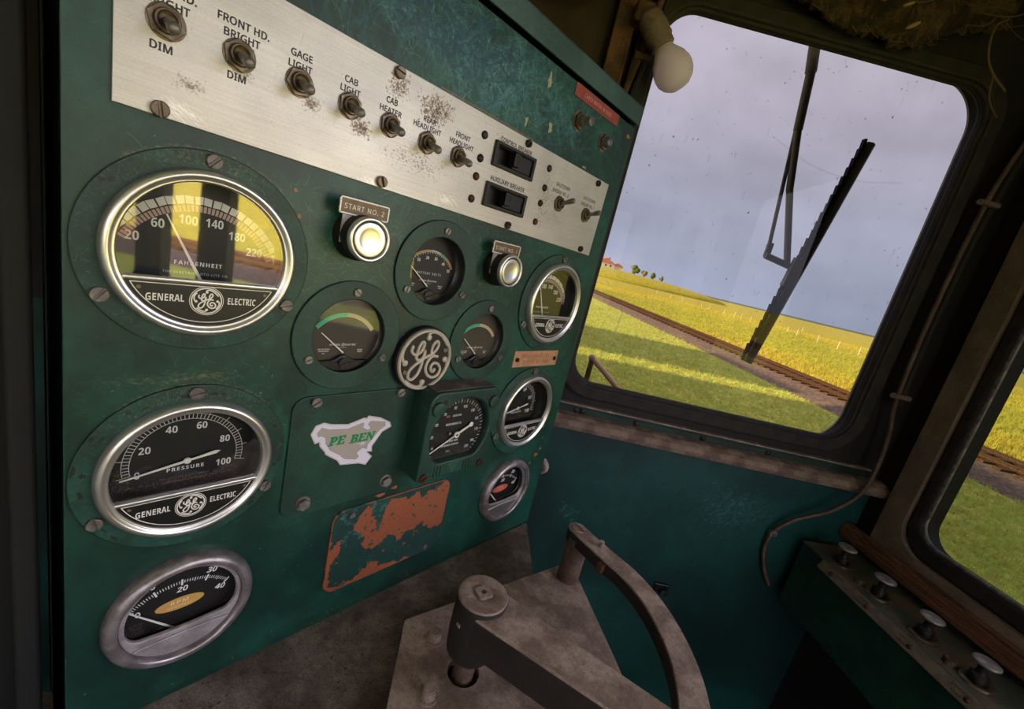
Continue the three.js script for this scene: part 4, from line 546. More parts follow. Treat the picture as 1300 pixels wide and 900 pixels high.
{ // cover plates
  const g = thing('access_plate', 'green access cover plate carrying the white sticker', 'cover plate'); onPanel(g, 0.2, -0.205, 0);
  part('plate', ext(rrShape(0.1165, 0.112, 0.012), 0.0022, -0.0001, 0.0006, 12), M.green, g);
  for (const [x, y] of [[-0.0405, 0.0515], [0.0395, 0.0525]]) part('screw', screwGeo(0.0042, x, y, 0.002, 0.5, 0.003), M.steel, g);
  for (const [x, y] of [[-0.0405, -0.0435], [0.041, -0.0435]]) part('bolt', boltGeo(0.0052, 0.004, x, y, 0.0018, rr(0, 1)), M.steel, g);
  // sticker
  const k = thing('vinyl_sticker', 'white outlined grey map shaped sticker with green PE BEN lettering', 'sticker'); onPanel(k, 0.1975, -0.1925, 0.0021);
  const outl = [[-39, 9.4], [-35.9, 17], [-28.4, 18.9], [-22.6, 16.6], [-6.7, 14.1], [8.7, 18.4], [10.7, 17.4], [12.5, 19.7], [25.4, 16], [36.6, 9.7], [38.8, 4.7], [29.8, 0.7], [21.1, -13], [22.1, -18.6], [16.6, -17.9], [22.9, -23.9], [17.3, -31.8], [9.9, -28.5], [-8.5, -26], [-12, -20.7], [-23.9, -12.2], [-24.6, -9.9], [-30, -3.1], [-30.7, 0.9], [-34.4, -0.1]];
  const innr = [[-33.5, 9.8], [-30, 14.3], [-23.5, 11.5], [-6.7, 9.5], [7.7, 13.4], [9, 12.1], [8.1, 8.5], [13.5, 5], [16.7, 6.3], [13.2, 11.4], [15.1, 13.8], [31.1, 11], [31.9, 6.6], [26.1, 3.2], [16.1, -10.4], [16, -14.6], [11.1, -12.5], [5.9, -16.8], [8.8, -21.2], [6.2, -23.3], [-4.4, -20.6], [-7.5, -18.4], [-10, -15.6], [-19.7, -9.1], [-24.7, -1.7], [-25.8, 4.6], [-29.6, 6.6], [-32.4, 6.5]];
  const tex = canvas(1024, 768, (q) => { q.c.fillStyle = '#d8d4e2'; q.c.fillRect(0, 0, 1024, 768); q.line(outl, 1.6, '#a79a90', true); q.line(outl, 0.9, '#cfc6bc', true); q.fill(innr, '#a89e98'); q.line(innr, 0.35, '#8a8088', true);
    for (const [s, x, y, r] of [['PE', -14.5, -0.6, 0.02], ['BEN', 9.8, -1.6, 0.02]]) { q.c.lineJoin = 'round'; q.text(s, x, y, 11.2, { fam: 'serif', font: 'bold', col: '#12824a', sx: 1.02, sk: -0.22 }); for (let k = 0; k < 8; k++) q.text(s, x + 0.42 * Math.cos(k * 0.785), y + 0.32 * Math.sin(k * 0.785), 11.2, { fam: 'serif', font: 'bold', col: '#12824a', sx: 1.02, sk: -0.22 }); }
    for (const a of [0.2, 1.3, 2.2, 3.0]) q.line([[10.2, -7.2], [10.2 + 3.4 * Math.cos(a - Math.PI), -7.4 + 2.6 * Math.sin(a - Math.PI)]], 0.8, '#d8d4e2'); }, { mm: [-42, -34, 1024 / 84], repeat: [1 / 0.084, 1 / 0.063, 0.5, 0.034 / 0.063] });
  part('print', ext(poly(outl.map(([a, b]) => [a / 1000, b / 1000])), 0.0005, 0), std({ map: tex, roughness: 0.35 }), k, true);
  // peeling plate
  const p = thing('blanking_plate', 'blanking plate with green paint peeling off orange primer', 'cover plate'); onPanel(p, 0, 0, 0);
  const ptex = canvas(1024, 768, (q) => {
    const big = [[224, -276], [231, -278], [239, -300], [236, -312], [245, -300], [248, -282], [254, -273], [273, -281], [289, -277], [300, -284], [334, -268], [336, -332], [316, -334], [309, -328], [296, -318], [289, -325], [271, -328], [256, -318], [249, -325], [238, -330], [229, -322], [226, -310], [214, -296], [218, -284]];
    const low = [[188, -368], [188, -300], [194, -310], [204, -302], [200, -320], [198, -332], [193, -345], [198, -357], [210, -361], [228, -356], [240, -347], [247, -350], [252, -356], [272, -360], [292, -362], [292, -370]];
    const rough = (pts, amp) => { const o = []; for (let i = 0; i < pts.length; i++) { const a = pts[i], b = pts[(i + 1) % pts.length], l = Math.hypot(b[0] - a[0], b[1] - a[1]), n = Math.max(2, Math.round(l / 0.9)); for (let k = 0; k < n; k++) { const x = a[0] + (b[0] - a[0]) * k / n, y = a[1] + (b[1] - a[1]) * k / n; o.push([x + 12 * (fbm(x * 0.22, y * 0.22 + 90, 4) - 0.5) + rr(-amp, amp), y + 12 * (fbm(x * 0.22 + 40, y * 0.22 + 60, 4) - 0.5) + rr(-amp, amp)]); } } return o; };
    q.pixels((i, j) => { const n = fbm(i / 120, j / 120, 4), f = fbm(i / 14, j / 14, 3); const c = mix3([24, 68, 60], [14, 46, 41], n), e = 0.84 + 0.32 * f; return [c[0] * e, c[1] * e, c[2] * e]; });
    for (let i = 0; i < 50; i++) q.blob(rr(200, 245), rr(-320, -270), rr(1, 4), 'rgba(70,120,118,0.45)', rr(1, 3), 10, 0.5);
    const lay = (pts) => { q.fill(rough(pts, 1.1), '#14302a'); q.fill(rough(pts, 0.7), '#8e4e30'); }; lay(big); lay(low);
    for (let i = 0; i < 2600; i++) { const x = rr(190, 336), y = rr(-366, -270); const px = q.c.getImageData(clamp(q.X(x), 0, 1023) | 0, clamp(q.Y(y), 0, 767) | 0, 1, 1).data; if (px[0] > 110) q.blob(x, y, rr(0.3, 1.1), x + (y + 330) * 0.3 > 296 ? 'rgba(150,88,70,0.35)' : (rnd() < 0.5 ? 'rgba(176,84,38,0.55)' : 'rgba(112,58,34,0.5)'), rr(0.3, 0.9), 7, 0.5); }
    for (let i = 0; i < 34; i++) q.blob(rr(215, 330), rr(-330, -278), rr(0.8, 2.4), 'rgba(28,72,62,0.95)', rr(0.6, 1.8), 9, 0.5);
    for (let i = 0; i < 46; i++) q.blob(rr(192, 300), rr(-358, -300), rr(0.4, 2.2), '#96502e', rr(0.4, 1.2), 9, 0.5);
  }, { mm: [190, -366, 1024 / 145], repeat: [1 / 0.145, 1 / 0.10875, -0.19 / 0.145, 0.366 / 0.10875] });
  part('plate', ext(rrShape(0.143, 0.094, 0.013, 0.2625, -0.317), 0.0024, -0.0001, 0.0007, 12), std({ map: ptex, roughness: 0.6, bumpMap: ptex, bumpScale: 0.0006 }), p, true);
  for (const [x, y] of [[0.2094, -0.2774], [0.3117, -0.2769], [0.3135, -0.3572], [0.2106, -0.3572]]) part('screw', screwGeo(0.003, x, y, 0.0022, rr(0, 3), 0.0022), M.steel, p);
}

// ---------------------------------------------------------------- switch plate
{
  const g = thing('switch_plate', 'long brushed aluminium switch plate with engraved black lettering', 'switch plate'); onPanel(g, 0, 0, 0);
  const W = 461, x0 = 34, y0 = 14.5, H = 96, s = 2048 / W;
  const tex = canvas(2048, Math.round(H * s), (q) => {
    q.pixels((i, j) => { const b = fbm(i / 260, j / 1.6, 3), n = fbm(i / 150, j / 150, 4), m = vnoise(i * 0.5, j * 0.5); const v = 216 * (0.88 + 0.10 * b + 0.14 * (n - 0.5) + 0.05 * (m - 0.5)); return [v * 1.0, v * 0.965, v * 0.93]; });
    const g2 = () => (rnd() + rnd() + rnd() - 1.5) / 1.5;
    const dirt = (n, x, y, sx, sy, r, col) => { for (let i = 0; i < n; i++) q.blob(x + sx * g2(), y + sy * g2(), r * rr(0.3, 1.2), col, r * rr(0.2, 0.8), 8, 0.6, rr(0, 3)); };
    dirt(420, 225, 92, 22, 16, 1.1, 'rgba(84,66,48,0.44)'); dirt(260, 190, 96, 12, 14, 0.9, 'rgba(84,66,48,0.4)'); dirt(200, 165, 58, 10, 8, 1, 'rgba(84,66,48,0.4)'); dirt(260, 215, 50, 40, 14, 0.8, 'rgba(90,72,52,0.36)'); dirt(160, 130, 60, 9, 6, 0.9, 'rgba(90,74,54,0.3)'); dirt(120, 90, 62, 8, 6, 0.8, 'rgba(90,74,54,0.28)');
    dirt(200, 300, 85, 10, 22, 0.7, 'rgba(90,72,52,0.3)'); dirt(300, 380, 60, 18, 40, 0.8, 'rgba(96,78,58,0.36)'); dirt(200, 410, 45, 30, 16, 0.7, 'rgba(96,78,58,0.24)'); dirt(900, 260, 60, 230, 46, 0.35, 'rgba(70,56,44,0.4)'); dirt(120, 65, 45, 10, 5, 0.8, 'rgba(96,78,58,0.22)');
    for (let i = 0; i < 200; i++) { const x = [60, 180, 250][i % 3] + 16 * g2(), y = [32, 24, 30][i % 3] + 5 * g2(), t = -0.5 + 0.6 * g2(), l = rr(1, 9); q.line([[x, y], [x + l * Math.cos(t), y + l * Math.sin(t)]], rr(0.15, 0.4), 'rgba(240,236,230,0.6)'); }
    for (let i = 0; i < 90; i++) { const x = rr(36, 490), y = rr(16, 106), t = rr(0, 3.1), l = rr(1, 7); q.line([[x, y], [x + l * Math.cos(t), y + l * Math.sin(t)]], 0.2, 'rgba(100,88,76,0.35)'); }
    const T = (str, x, y, sz = 5.5, col = '#262325') => { for (const [dx, dy] of [[0, 0], [0.28, 0], [0.14, 0.14], [0.14, -0.14]]) q.text(str, x + dx - 0.14, y + dy, sz, { font: 'normal', col, sx: 0.98 }); };
    T('REAR HD.', 55.5, 85.6); T('BRIGHT', 54.5, 79); T('DIM', 52.5, 58.2); T('FRONT HD.', 89, 85.6); T('BRIGHT', 88.2, 79.2); T('DIM', 87, 58.2);
    T('GAGE', 121, 84.9); T('LIGHT', 120.6, 78.6); T('CAB', 154, 84.2); T('LIGHT', 154, 78.1); T('CAB', 186, 83.6); T('HEATER', 186, 76.9); T('REAR', 220.8, 82.6); T('HEADLIGHT', 219.8, 76.6, 5.3); T('FRONT', 256.4, 82.4); T('HEADLIGHT', 256.4, 76, 5.3);
    T('CONTROL BREAKER', 322.8, 95.6, 5.3); T('AUXILIARY BREAKER', 321.7, 59.9, 5.6); T('SHUTDOWN', 408, 80, 5, '#544e49'); T('ENGINE NO. 2', 406, 73, 5, '#544e49'); T('SHUTDOWN', 464.5, 78.8, 5, '#544e49'); T('ENGINE NO. 1', 463.8, 72, 5, '#544e49');
    dirt(60, 225, 88, 20, 8, 0.8, 'rgba(120,100,76,0.4)'); dirt(80, 404, 78, 18, 8, 0.9, 'rgba(170,160,148,0.5)'); dirt(80, 462, 76, 18, 8, 0.9, 'rgba(170,160,148,0.5)');
  }, { mm: [x0, y0, s], repeat: [1000 / W, s * 1000 / Math.round(H * s), -x0 / W, -y0 * s / Math.round(H * s)] });
  const sh = poly([[0.034, 0.0252], [0.4945, 0.0155], [0.497, 0.1055], [0.034, 0.1095]]);
  for (const [a, b, c, d] of [[0.2945, 0.3515, 0.0712, 0.0920], [0.2937, 0.350, 0.0345, 0.0550]]) sh.holes.push(rrShape(b - a, d - c, 0.001, (a + b) / 2, (c + d) / 2, new THREE.Path()));
  part('plate', ext(sh, 0.0022, -0.0001, 0.0003), std({ map: tex, metalness: 0.5, roughness: 0.42, bumpMap: tex, bumpScale: 0.00008 }), g, true);
  for (const [u, v, big] of [[0.0529, 0.0283, 1], [0.188, 0.1035, 1], [0.3366, 0.1027], [0.1868, 0.0265, 1], [0.3328, 0.0227], [0.4716, 0.1005], [0.4705, 0.0207]]) part('screw', screwGeo(big ? 0.0042 : 0.0036, u, v, 0.002, rr(0, 3), 0.003), big ? M.bronze : M.darkSteel, g);
  for (const [u, v] of [[0.2795, 0.0915], [0.2797, 0.0718], [0.279, 0.0559], [0.2787, 0.0361], [0.3766, 0.0907], [0.3764, 0.0707], [0.3752, 0.0545], [0.374, 0.0345]]) part('rivet', new THREE.SphereGeometry(0.0036, 16, 10).scale(1, 1, 0.7).translate(u, v, 0.0025), v < 0.06 ? M.rustScrew : M.darkSteel, g);
  // breakers
  for (const [u, v, l] of [[0.323, 0.0816, 'black slide breaker in the recess marked CONTROL BREAKER'], [0.3218, 0.0448, 'black slide breaker in the recess marked AUXILIARY BREAKER']]) {
    const b = thing('circuit_breaker', l, 'breaker'); onPanel(b, u, v, 0.001);
    const f = rrShape(0.0585, 0.0222, 0.0008); f.holes.push(rrShape(0.051, 0.0158, 0.0006, 0.0002, 0.0002, new THREE.Path())); part('frame', ext(f, 0.0036, 0.0004, 0.0006), std({ map: texDark, color: C(0.9, 0.85, 0.8), roughness: 0.5 }), b);
    part('recess', [box(0.052, 0.0165, 0.001, 0, 0, -0.0072), box(0.001, 0.0165, 0.009, -0.0258, 0, -0.003), box(0.001, 0.0165, 0.009, 0.0258, 0, -0.003), box(0.052, 0.001, 0.009, 0, 0.008, -0.003), box(0.052, 0.001, 0.009, 0, -0.008, -0.003)], M.bakelite, b);
    part('slider', [box(0.027, 0.0145, 0.003, 0.0115, 0, 0.0005, 0.0006)], M.bakelite, b);
    part('handle', [box(0.0085, 0.0125, 0.009, -0.001, 0.001, 0.0028, 0.0009)], std({ map: texDark, color: C(1, 0.95, 0.95), roughness: 0.45 }), b);
    part('amp_mark', [box(0.0045, 0.0006, 0.0003, -0.001, 0.004, 0.0074), box(0.0045, 0.0006, 0.0003, -0.001, -0.001, 0.0074), box(0.0006, 0.0055, 0.0003, -0.0032, 0.0015, 0.0074), box(0.0006, 0.0055, 0.0003, 0.0012, 0.0015, 0.0074)], M.darkSteel, b);
  }
  // toggle switches
  function toggle(u, v, tip, label, sc = 1) {
    const t = thing('toggle_switch', label, 'switch', undefined); onPanel(t, u, v, 0.002); t.scale.setScalar(sc);
    const hx = new THREE.Shape(); for (let i = 0; i < 6; i++) { const a = i * Math.PI / 3 + rr(0, 0.02); i ? hx.lineTo(0.0086 * Math.cos(a), 0.0086 * Math.sin(a)) : hx.moveTo(0.0086, 0); } hx.closePath(); hx.holes.push(circ(0.0056));
    part('hex_nut', ext(hx, 0.0024, 0, 0.0004).rotateZ(rr(0, 1)), M.bronze, t);
    part('washer', latheZ([[0.0086, 0], [0.0086, 0.0006], [0.0058, 0.0007]], 32), M.bronze, t);
    part('bushing', latheZ([[0.0057, 0.001], [0.0057, 0.0046], [0.0052, 0.0052], [0.0041, 0.0048], [0.0036, 0.003], [0.0001, 0.003]], 32), M.bronze, t);
    const q = new THREE.Quaternion().setFromUnitVectors(V3(0, 0, 1), V3(tip[0], tip[1], 18).normalize());
    part('lever', latheZ([[0.0001, 0], [0.0019, 0], [0.0022, 0.006], [0.0030, 0.0145], [0.0031, 0.0165], [0.0026, 0.0182], [0.0015, 0.0192], [0.0001, 0.0195]], 24).applyQuaternion(q).translate(0, 0, 0.0028), M.steel, t);
  }
  const U = [[0.0542, 0.0704, 'REAR HD. BRIGHT and DIM'], [0.0876, 0.0696, 'FRONT HD. BRIGHT and DIM'], [0.1211, 0.0692, 'GAGE LIGHT'], [0.155, 0.0685, 'CAB LIGHT'], [0.187, 0.0672, 'CAB HEATER'], [0.2213, 0.0658, 'REAR HEADLIGHT'], [0.2546, 0.0654, 'FRONT HEADLIGHT'], [0.4067, 0.0612, 'SHUTDOWN ENGINE NO. 2'], [0.4627, 0.0606, 'SHUTDOWN ENGINE NO. 1']];
  U.forEach(([u, v, l], i) => toggle(u, v, i < 7 ? [-0.3 * i, -6] : [0, 5.5], i < 7 ? `metal bat toggle switch at the ${l} lettering` : i === 7 ? 'upturned toggle switch right beside the breakers' : 'upturned toggle switch at the far end of the switch plate'));
}
// start buttons with tags
function startButton(u, v, n, label) {
  const b = thing('start_button', label, 'button'); onPanel(b, u, v, 0);
  part('collar', latheZ([[0.0182, -0.0005], [0.0182, 0.007], [0.0172, 0.0085], [0.0166, 0.014], [0.0168, 0.019], [0.0160, 0.0205]], 48), M.darkSteel, b);
  part('ring', latheZ([[0.0166, 0.0195], [0.0168, 0.022], [0.0160, 0.0238], [0.0142, 0.024], [0.0136, 0.0228], [0.0134, 0.0185]], 48), M.chrome, b);
  part('groove', latheZ([[0.0137, 0.0185], [0.0001, 0.0185]], 32), M.darkSteel, b);
  part('push_cap', latheZ([[0.0127, 0.0195], [0.0127, 0.0225], [0.0120, 0.0236], [0.0082, 0.0232], [0.0060, 0.0224], [0.0001, 0.0222]], 48), M.chrome, b);
  const tagTex = canvas(512, 176, (q) => { q.pixels((i, j) => { const f = fbm(i / 40, j / 40, 4), m = vnoise(i * 0.6, j * 0.6); const e = 0.8 + 0.3 * f + 0.1 * m; return [104 * e, 84 * e, 66 * e]; }); q.c.lineWidth = 30; q.c.strokeStyle = '#d8d4cc'; q.c.strokeRect(4, 4, 504, 168); for (let i = 0; i < 60; i++) q.blob(rr(0, 40), rr(0, 13), rr(0.1, 0.4), 'rgba(40,28,20,0.6)', rr(0.1, 0.3), 7, 0.5); q.text('START NO. ' + n, 20, 6.4, 5.4, { font: 'normal', col: '#cfc8bc', sp: 0.55, sx: 0.9 }); }, { mm: [0, 0, 512 / 40], repeat: [1 / 0.0405, 1 / 0.0125, 0.5, 0.5] });
  const t = part('name_tag', ext(rrShape(0.0405, 0.0125, 0.0025), 0.0016, 0, 0.0004, 8).translate(-0.0012, 0.0205, 0.0105), std({ map: tagTex, metalness: 0.3, roughness: 0.45 }), b, true); { const uv = t.geometry.attributes.uv; }
  part('tag_bracket', ext(poly([[-0.017, -0.006], [0.0155, -0.006], [0.0155, 0.0165], [-0.017, 0.0165]]), 0.001, 0.0092), M.dullChrome, b);
}
startButton(0.1735, -0.0172, 2, 'silver push button with START tag beside the large temperature gauge');
startButton(0.3315, -0.0213, 1, 'silver push button with START tag under the auxiliary breaker');

{ // small fittings at the panel's upper end
  const rl = (name, w, h, str, lines, bg, fg, label, u, v) => { const tex = canvas(1024, Math.round(1024 * h / w), (q) => { q.pixels((i, j) => { const f = fbm(i / 60, j / 60, 4), e = 0.85 + 0.3 * f; return bg.map((c) => c * e); }); lines.forEach(([t, y, sz]) => q.text(t, w * 500, y, sz, { font: 'normal', col: fg, sp: 0.4, sx: 0.9 })); }, { mm: [0, 0, 1024 / (w * 1000)], repeat: [1 / w, 1 / h, 0.5, 0.5] });
    const g = thing(name, label, 'label plate'); onPanel(g, u, v, 0); part('plate', ext(rrShape(w, h, 0.0008), 0.0012, -0.0001, 0.0003), std({ map: tex, roughness: 0.5 }), g, true); return g; };
  rl('red_label_plate', 0.0915, 0.0125, '', [['CHECK WATER IN RADS', 6.2, 5.4]], [142, 62, 54], '#e0a898', 'dull red label strip reading CHECK WATER IN RADS under the cap', 0.4365, 0.1752);
  const cp = rl('copper_label_plate', 0.0895, 0.0208, '', [['NEVER OPERATE OVER', 14, 6], ['20 MILES PER HOUR', 6.4, 6]], [176, 132, 96], '#8e3a2a', 'copper warning plate with two screws above the right pressure gauge', 0.4405, -0.1252);
  for (const x of [-0.0385, 0.0385]) part('screw', screwGeo(0.0028, x, -0.0005, 0.0010, rr(0, 3), 0.0018), M.darkSteel, cp);
  const ps = thing('push_stud', 'slim round metal push stud on the upper panel beside the red label', 'push button'); onPanel(ps, 0.4092, 0.1493, 0);
  part('nut', boltGeo(0.0088, 0.003, 0, 0, -0.0002, 0.2), M.bronze, ps); part('shank', latheZ([[0.0062, 0.002], [0.0062, 0.006], [0.0048, 0.0072], [0.0046, 0.0165], [0.0042, 0.0176], [0.0001, 0.0178]], 32), M.steel, ps);
  const il = thing('indicator_stud', 'short hexagonal indicator stud at the upper corner of the panel', 'indicator'); onPanel(il, 0.4648, 0.1453, 0);
  part('nut', boltGeo(0.0086, 0.003, 0, 0, -0.0002, 0.4), M.bronze, il); part('lens', latheZ([[0.0054, 0.002], [0.0054, 0.0082], [0.0040, 0.0098], [0.0001, 0.0102]], 32), std({ color: C(0.10, 0.11, 0.15), roughness: 0.3 }), il);
  const sk = thing('side_knob', 'grubby round knob on the flank of the control stand', 'knob'); onPanel(sk, 0.527, -0.311, -0.012); sk.rotation.order = 'YXZ';
  part('stem', cylZ(0.006, 0.006, 0.014, 0, 0, -0.004, 20).rotateY(Math.PI / 2), M.darkSteel, sk); part('grip', latheZ([[0.0001, 0.008], [0.010, 0.008], [0.0125, 0.010], [0.0125, 0.017], [0.0105, 0.019], [0.0001, 0.0195]], 32).rotateY(Math.PI / 2), M.dust, sk);
}

// ---------------------------------------------------------------- brake pedestal and handles
{
  const g = thing('brake_valve_pedestal', 'thick dirty mounting plate with bolts for the brake valve', 'mounting plate');
  const plate = poly([[-0.0323, 0.2756], [-0.0424, 0.3616], [-0.041, 0.364], [0.1345, 0.506], [0.1385, 0.506], [0.1475, 0.489], [0.1789, 0.374], [0.200, 0.29], [0.19, 0.16], [-0.02, 0.14]]); plate.holes.push(circ(0.0158, 0.0247, 0.3222));
  const tp = part('top_plate', ext(plate, 0.009, -0.387, 0.001, 24).rotateX(-Math.PI / 2), M.dust, g);
  part('riser', polyXZ([[-0.012, -0.265], [-0.012, -0.335], [0.12, -0.46], [0.13, -0.42], [0.15, -0.30], [0.14, -0.18], [0.0, -0.17]], -0.43, -0.388), M.dark, g);
  for (const [x, z, r] of [[-0.0088, -0.3476, 0.3], [-0.0015, -0.2926, 0.1], [0.0744, -0.3276, 0.8]]) part('bolt', [new THREE.CylinderGeometry(0.0066, 0.0066, 0.008, 6).rotateY(r).translate(x, -0.3725, z), cylY(0.0085, 0.0085, 0.002, x, -0.3785, z, 24), cylY(0.0052, 0.0050, 0.0015, x, -0.369, z, 20)], M.dust, tp);
  const h = thing('brake_lever', 'heavy cast brake valve handle with round boss over the bolted plate', 'handle');
  part('shaft', cylY(0.0098, 0.0098, 0.085, 0.0247, -0.42, -0.3222), M.brownSteel, h);
  part('boss', latheY([[0.0001, -0.352], [0.019, -0.352], [0.0215, -0.348], [0.0225, -0.33], [0.0226, -0.2945], [0.0222, -0.292]], 48).translate(0.0247, 0, -0.3225), M.iron, h); part('boss_top', latheY([[0.0222, -0.2922], [0.0220, -0.2905], [0.0212, -0.290], [0.0024, -0.290], [0.0024, -0.304], [0.0001, -0.304]], 48).translate(0.0247, 0, -0.3225), M.dust, h);  // dusty top over black side, tones also carry the lit and dark faces
  { const q = rrShape(0.0135, 0.0135, 0.003); q.holes.push(circ(0.0024)); part('square_end', ext(q, 0.0026, -0.0008, 0.0004).rotateX(-Math.PI / 2).rotateY(0.6).translate(0.0247, -0.2898, -0.3225), M.dust, h); }
  { const ax = V3(0.155, 0, 0.078).normalize(), nx = V3(-ax.z, 0, ax.x); const P = (d, o) => { const p = V3(0.0247, 0, -0.3225).addScaledVector(ax, d).addScaledVector(nx, o); return [p.x, -p.z]; };
    const sh = poly([P(0, -0.0215), P(0.03, -0.0205), P(0.09, -0.0175), P(0.17, -0.016), P(0.30, -0.017), P(0.30, 0.017), P(0.17, 0.016), P(0.09, 0.0185), P(0.03, 0.0205), P(0, 0.0215)]);
    part('arm', ext(sh, 0.036, -0.3335, 0.0035, 8).rotateX(-Math.PI / 2), M.iron, h); part('arm_top', ext(sh, 0.0042, -0.3002, 0.002, 8).rotateX(-Math.PI / 2), M.dust, h); part('set_pin', cylZ(0.0022, 0.0022, 0.004, 0, 0, 0, 12).rotateY(-2.4).translate(0.0118, -0.312, -0.305), M.dust, h); }  // black sides and dusty top, with lit and dark contrast put into the colours
  const c = thing('curved_lever', 'slender curved lever on an upright post beside the brake handle', 'handle');
  part('post', latheY([[0.0136, -0.381], [0.0136, -0.33], [0.0132, -0.318]], 32).translate(0.1345, 0, -0.479), M.brownSteel, c);
  { const cp = [[0.1300, -0.4835], [0.157, -0.450], [0.184, -0.4185], [0.2015, -0.3826], [0.2095, -0.3457], [0.2105, -0.3104], [0.2055, -0.279], [0.196, -0.25], [0.182, -0.222]];
    const crv = new THREE.CatmullRomCurve3(cp.map(([x, z]) => V3(x, -z, 0))), L = [], Rr = []; for (let i = 0; i <= 40; i++) { const t = i / 40, p = crv.getPointAt(t), d = crv.getTangentAt(t), w = i === 0 ? 0.0112 : 0.0112 + 0.0022 * t; L.push([p.x - d.y * w, p.y + d.x * w]); Rr.push([p.x + d.y * w, p.y - d.x * w]); }
    const a0 = Math.atan2(L[0][1] - 0.4835, L[0][0] - 0.13), cap = []; for (let i = 1; i < 10; i++) cap.push([0.13 + 0.0112 * Math.cos(a0 + Math.PI * i / 10), 0.4835 + 0.0112 * Math.sin(a0 + Math.PI * i / 10)]);
    const out = [...L.reverse(), ...cap, ...Rr]; part('lever_arm', ext(poly(out), 0.0155, -0.326, 0.0012, 4).rotateX(-Math.PI / 2), M.iron, c); part('lever_top', ext(poly(out), 0.003, -0.312, 0.0008, 4).rotateX(-Math.PI / 2), M.dust, c);  // dusty top and dark sides, colour split also stands in for light and shade
    part('pivot_screw', screwGeo(0.0086, 0, 0, 0, -0.9, 0.0026).rotateX(-Math.PI / 2).translate(0.1312, -0.3098, -0.4822), M.dust, c);
    part('stop_pin', cylY(0.003, 0.003, 0.009, 0.1555, -0.311, -0.4565, 14), M.dust, c); part('notch_block', box(0.007, 0.010, 0.010).rotateY(-0.9).translate(0.1555, -0.318, -0.433), M.rust, c); }
}

// ---------------------------------------------------------------- valve console along the right wall
{
  const g = thing('valve_console', 'low green console box with push pull valves under the side window', 'console'); at(g, SW);
  const top = -0.452, worn = paintTex(1024, 0.25, [118, 98, 82], [74, 84, 78], { freq: 6, spk: 0.25, scratch: 300, sCol: 'rgba(60,50,40,0.25)', chips: 60, chipCol: 'rgba(150,120,96,0.6)' });
  const d = 0.124;   // depth from wall to the front edge
  part('body', [box(1.0, 0.15, d - 0.004, 0.47, top - 0.077, d / 2, 0.004), box(1.0, 0.05, 0.004, 0.47, top + 0.022, 0.002)], M.green, g);
  part('worn_top', box(1.0, 0.003, d, 0.47, top - 0.001, d / 2 + 0.001, 0.001), std({ map: worn, roughness: 0.6 }), g);
  const tex = canvas(2048, 64, (q) => { q.pixels((i, j) => { const f = fbm(i / 40, j / 20, 4), e = 0.75 + 0.4 * f; return [132 * e, 118 * e, 106 * e]; }); [['WIPER', 'FRONT', 100], ['SANDER', 'FRONT', 180], ['SANDER', 'REAR', 262], ['BELL', '', 345]].forEach(([a, b, x]) => { q.text(a, x, 14, 6.5, { col: '#2a2320', font: 'normal' }); q.text(b, x, 6, 6.5, { col: '#2a2320', font: 'normal' }); }); }, { mm: [0, 0, 2048 / 640], repeat: [1 / 0.64, 1 / 0.02, 0, 0] });
  const st = part('label_strip', [new THREE.BoxGeometry(0.64, 0.019, 0.002)], std({ map: tex, roughness: 0.5, metalness: 0.3 }), g, true); { const p = st.geometry.attributes.position, uv = st.geometry.attributes.uv; for (let i = 0; i < p.count; i++) uv.setXY(i, p.getX(i) + 0.32, p.getY(i) + 0.01); st.rotation.x = -0.5; st.position.set(0.35, top - 0.009, d + 0.006); }
  for (const x of [0.06, 0.14, 0.22, 0.305, 0.39]) part('strip_screw', new THREE.SphereGeometry(0.004, 12, 8).translate(x, top - 0.009, d + 0.008), M.rustScrew, g);
  const lab = ['push pull valve on the console closest to the windshield corner', 'second push pull valve on the console from the windshield corner', 'third push pull valve on the console from the windshield corner', 'fourth push pull valve on the console from the windshield corner'];
  [0.034, 0.118, 0.2025, 0.2815].forEach((x, i) => {
    const k = thing('push_pull_valve', lab[i], 'valve', 'push pull valves on the console'); at(k, SW); k.position.add(V3(x, 0, 0.09).applyEuler(SW.rotation)); k.position.y = top;
    part('base_ring', latheY([[0.021, 0], [0.0215, 0.003], [0.018, 0.005], [0.016, 0.0035], [0.0135, 0.0035]], 32).scale(1, 1, 1), M.bronze, k);
    part('stem', latheY([[0.0115, 0.001], [0.0115, 0.014], [0.009, 0.015], [0.0068, 0.018], [0.0062, 0.028], [0.008, 0.033]], 24), M.darkSteel, k);
    part('button_top', latheY([[0.0001, 0.032], [0.013, 0.033], [0.0162, 0.0355], [0.0162, 0.038], [0.014, 0.0395], [0.0001, 0.040]], 32), M.dullChrome, k);
  });
  for (const [x, z] of [[0.09, 0.105], [0.105, 0.078], [0.255, 0.105], [0.272, 0.078]]) part('hex_fitting', new THREE.CylinderGeometry(0.009, 0.009, 0.012, 6).translate(x, top + 0.005, z), M.bronze, g);
}

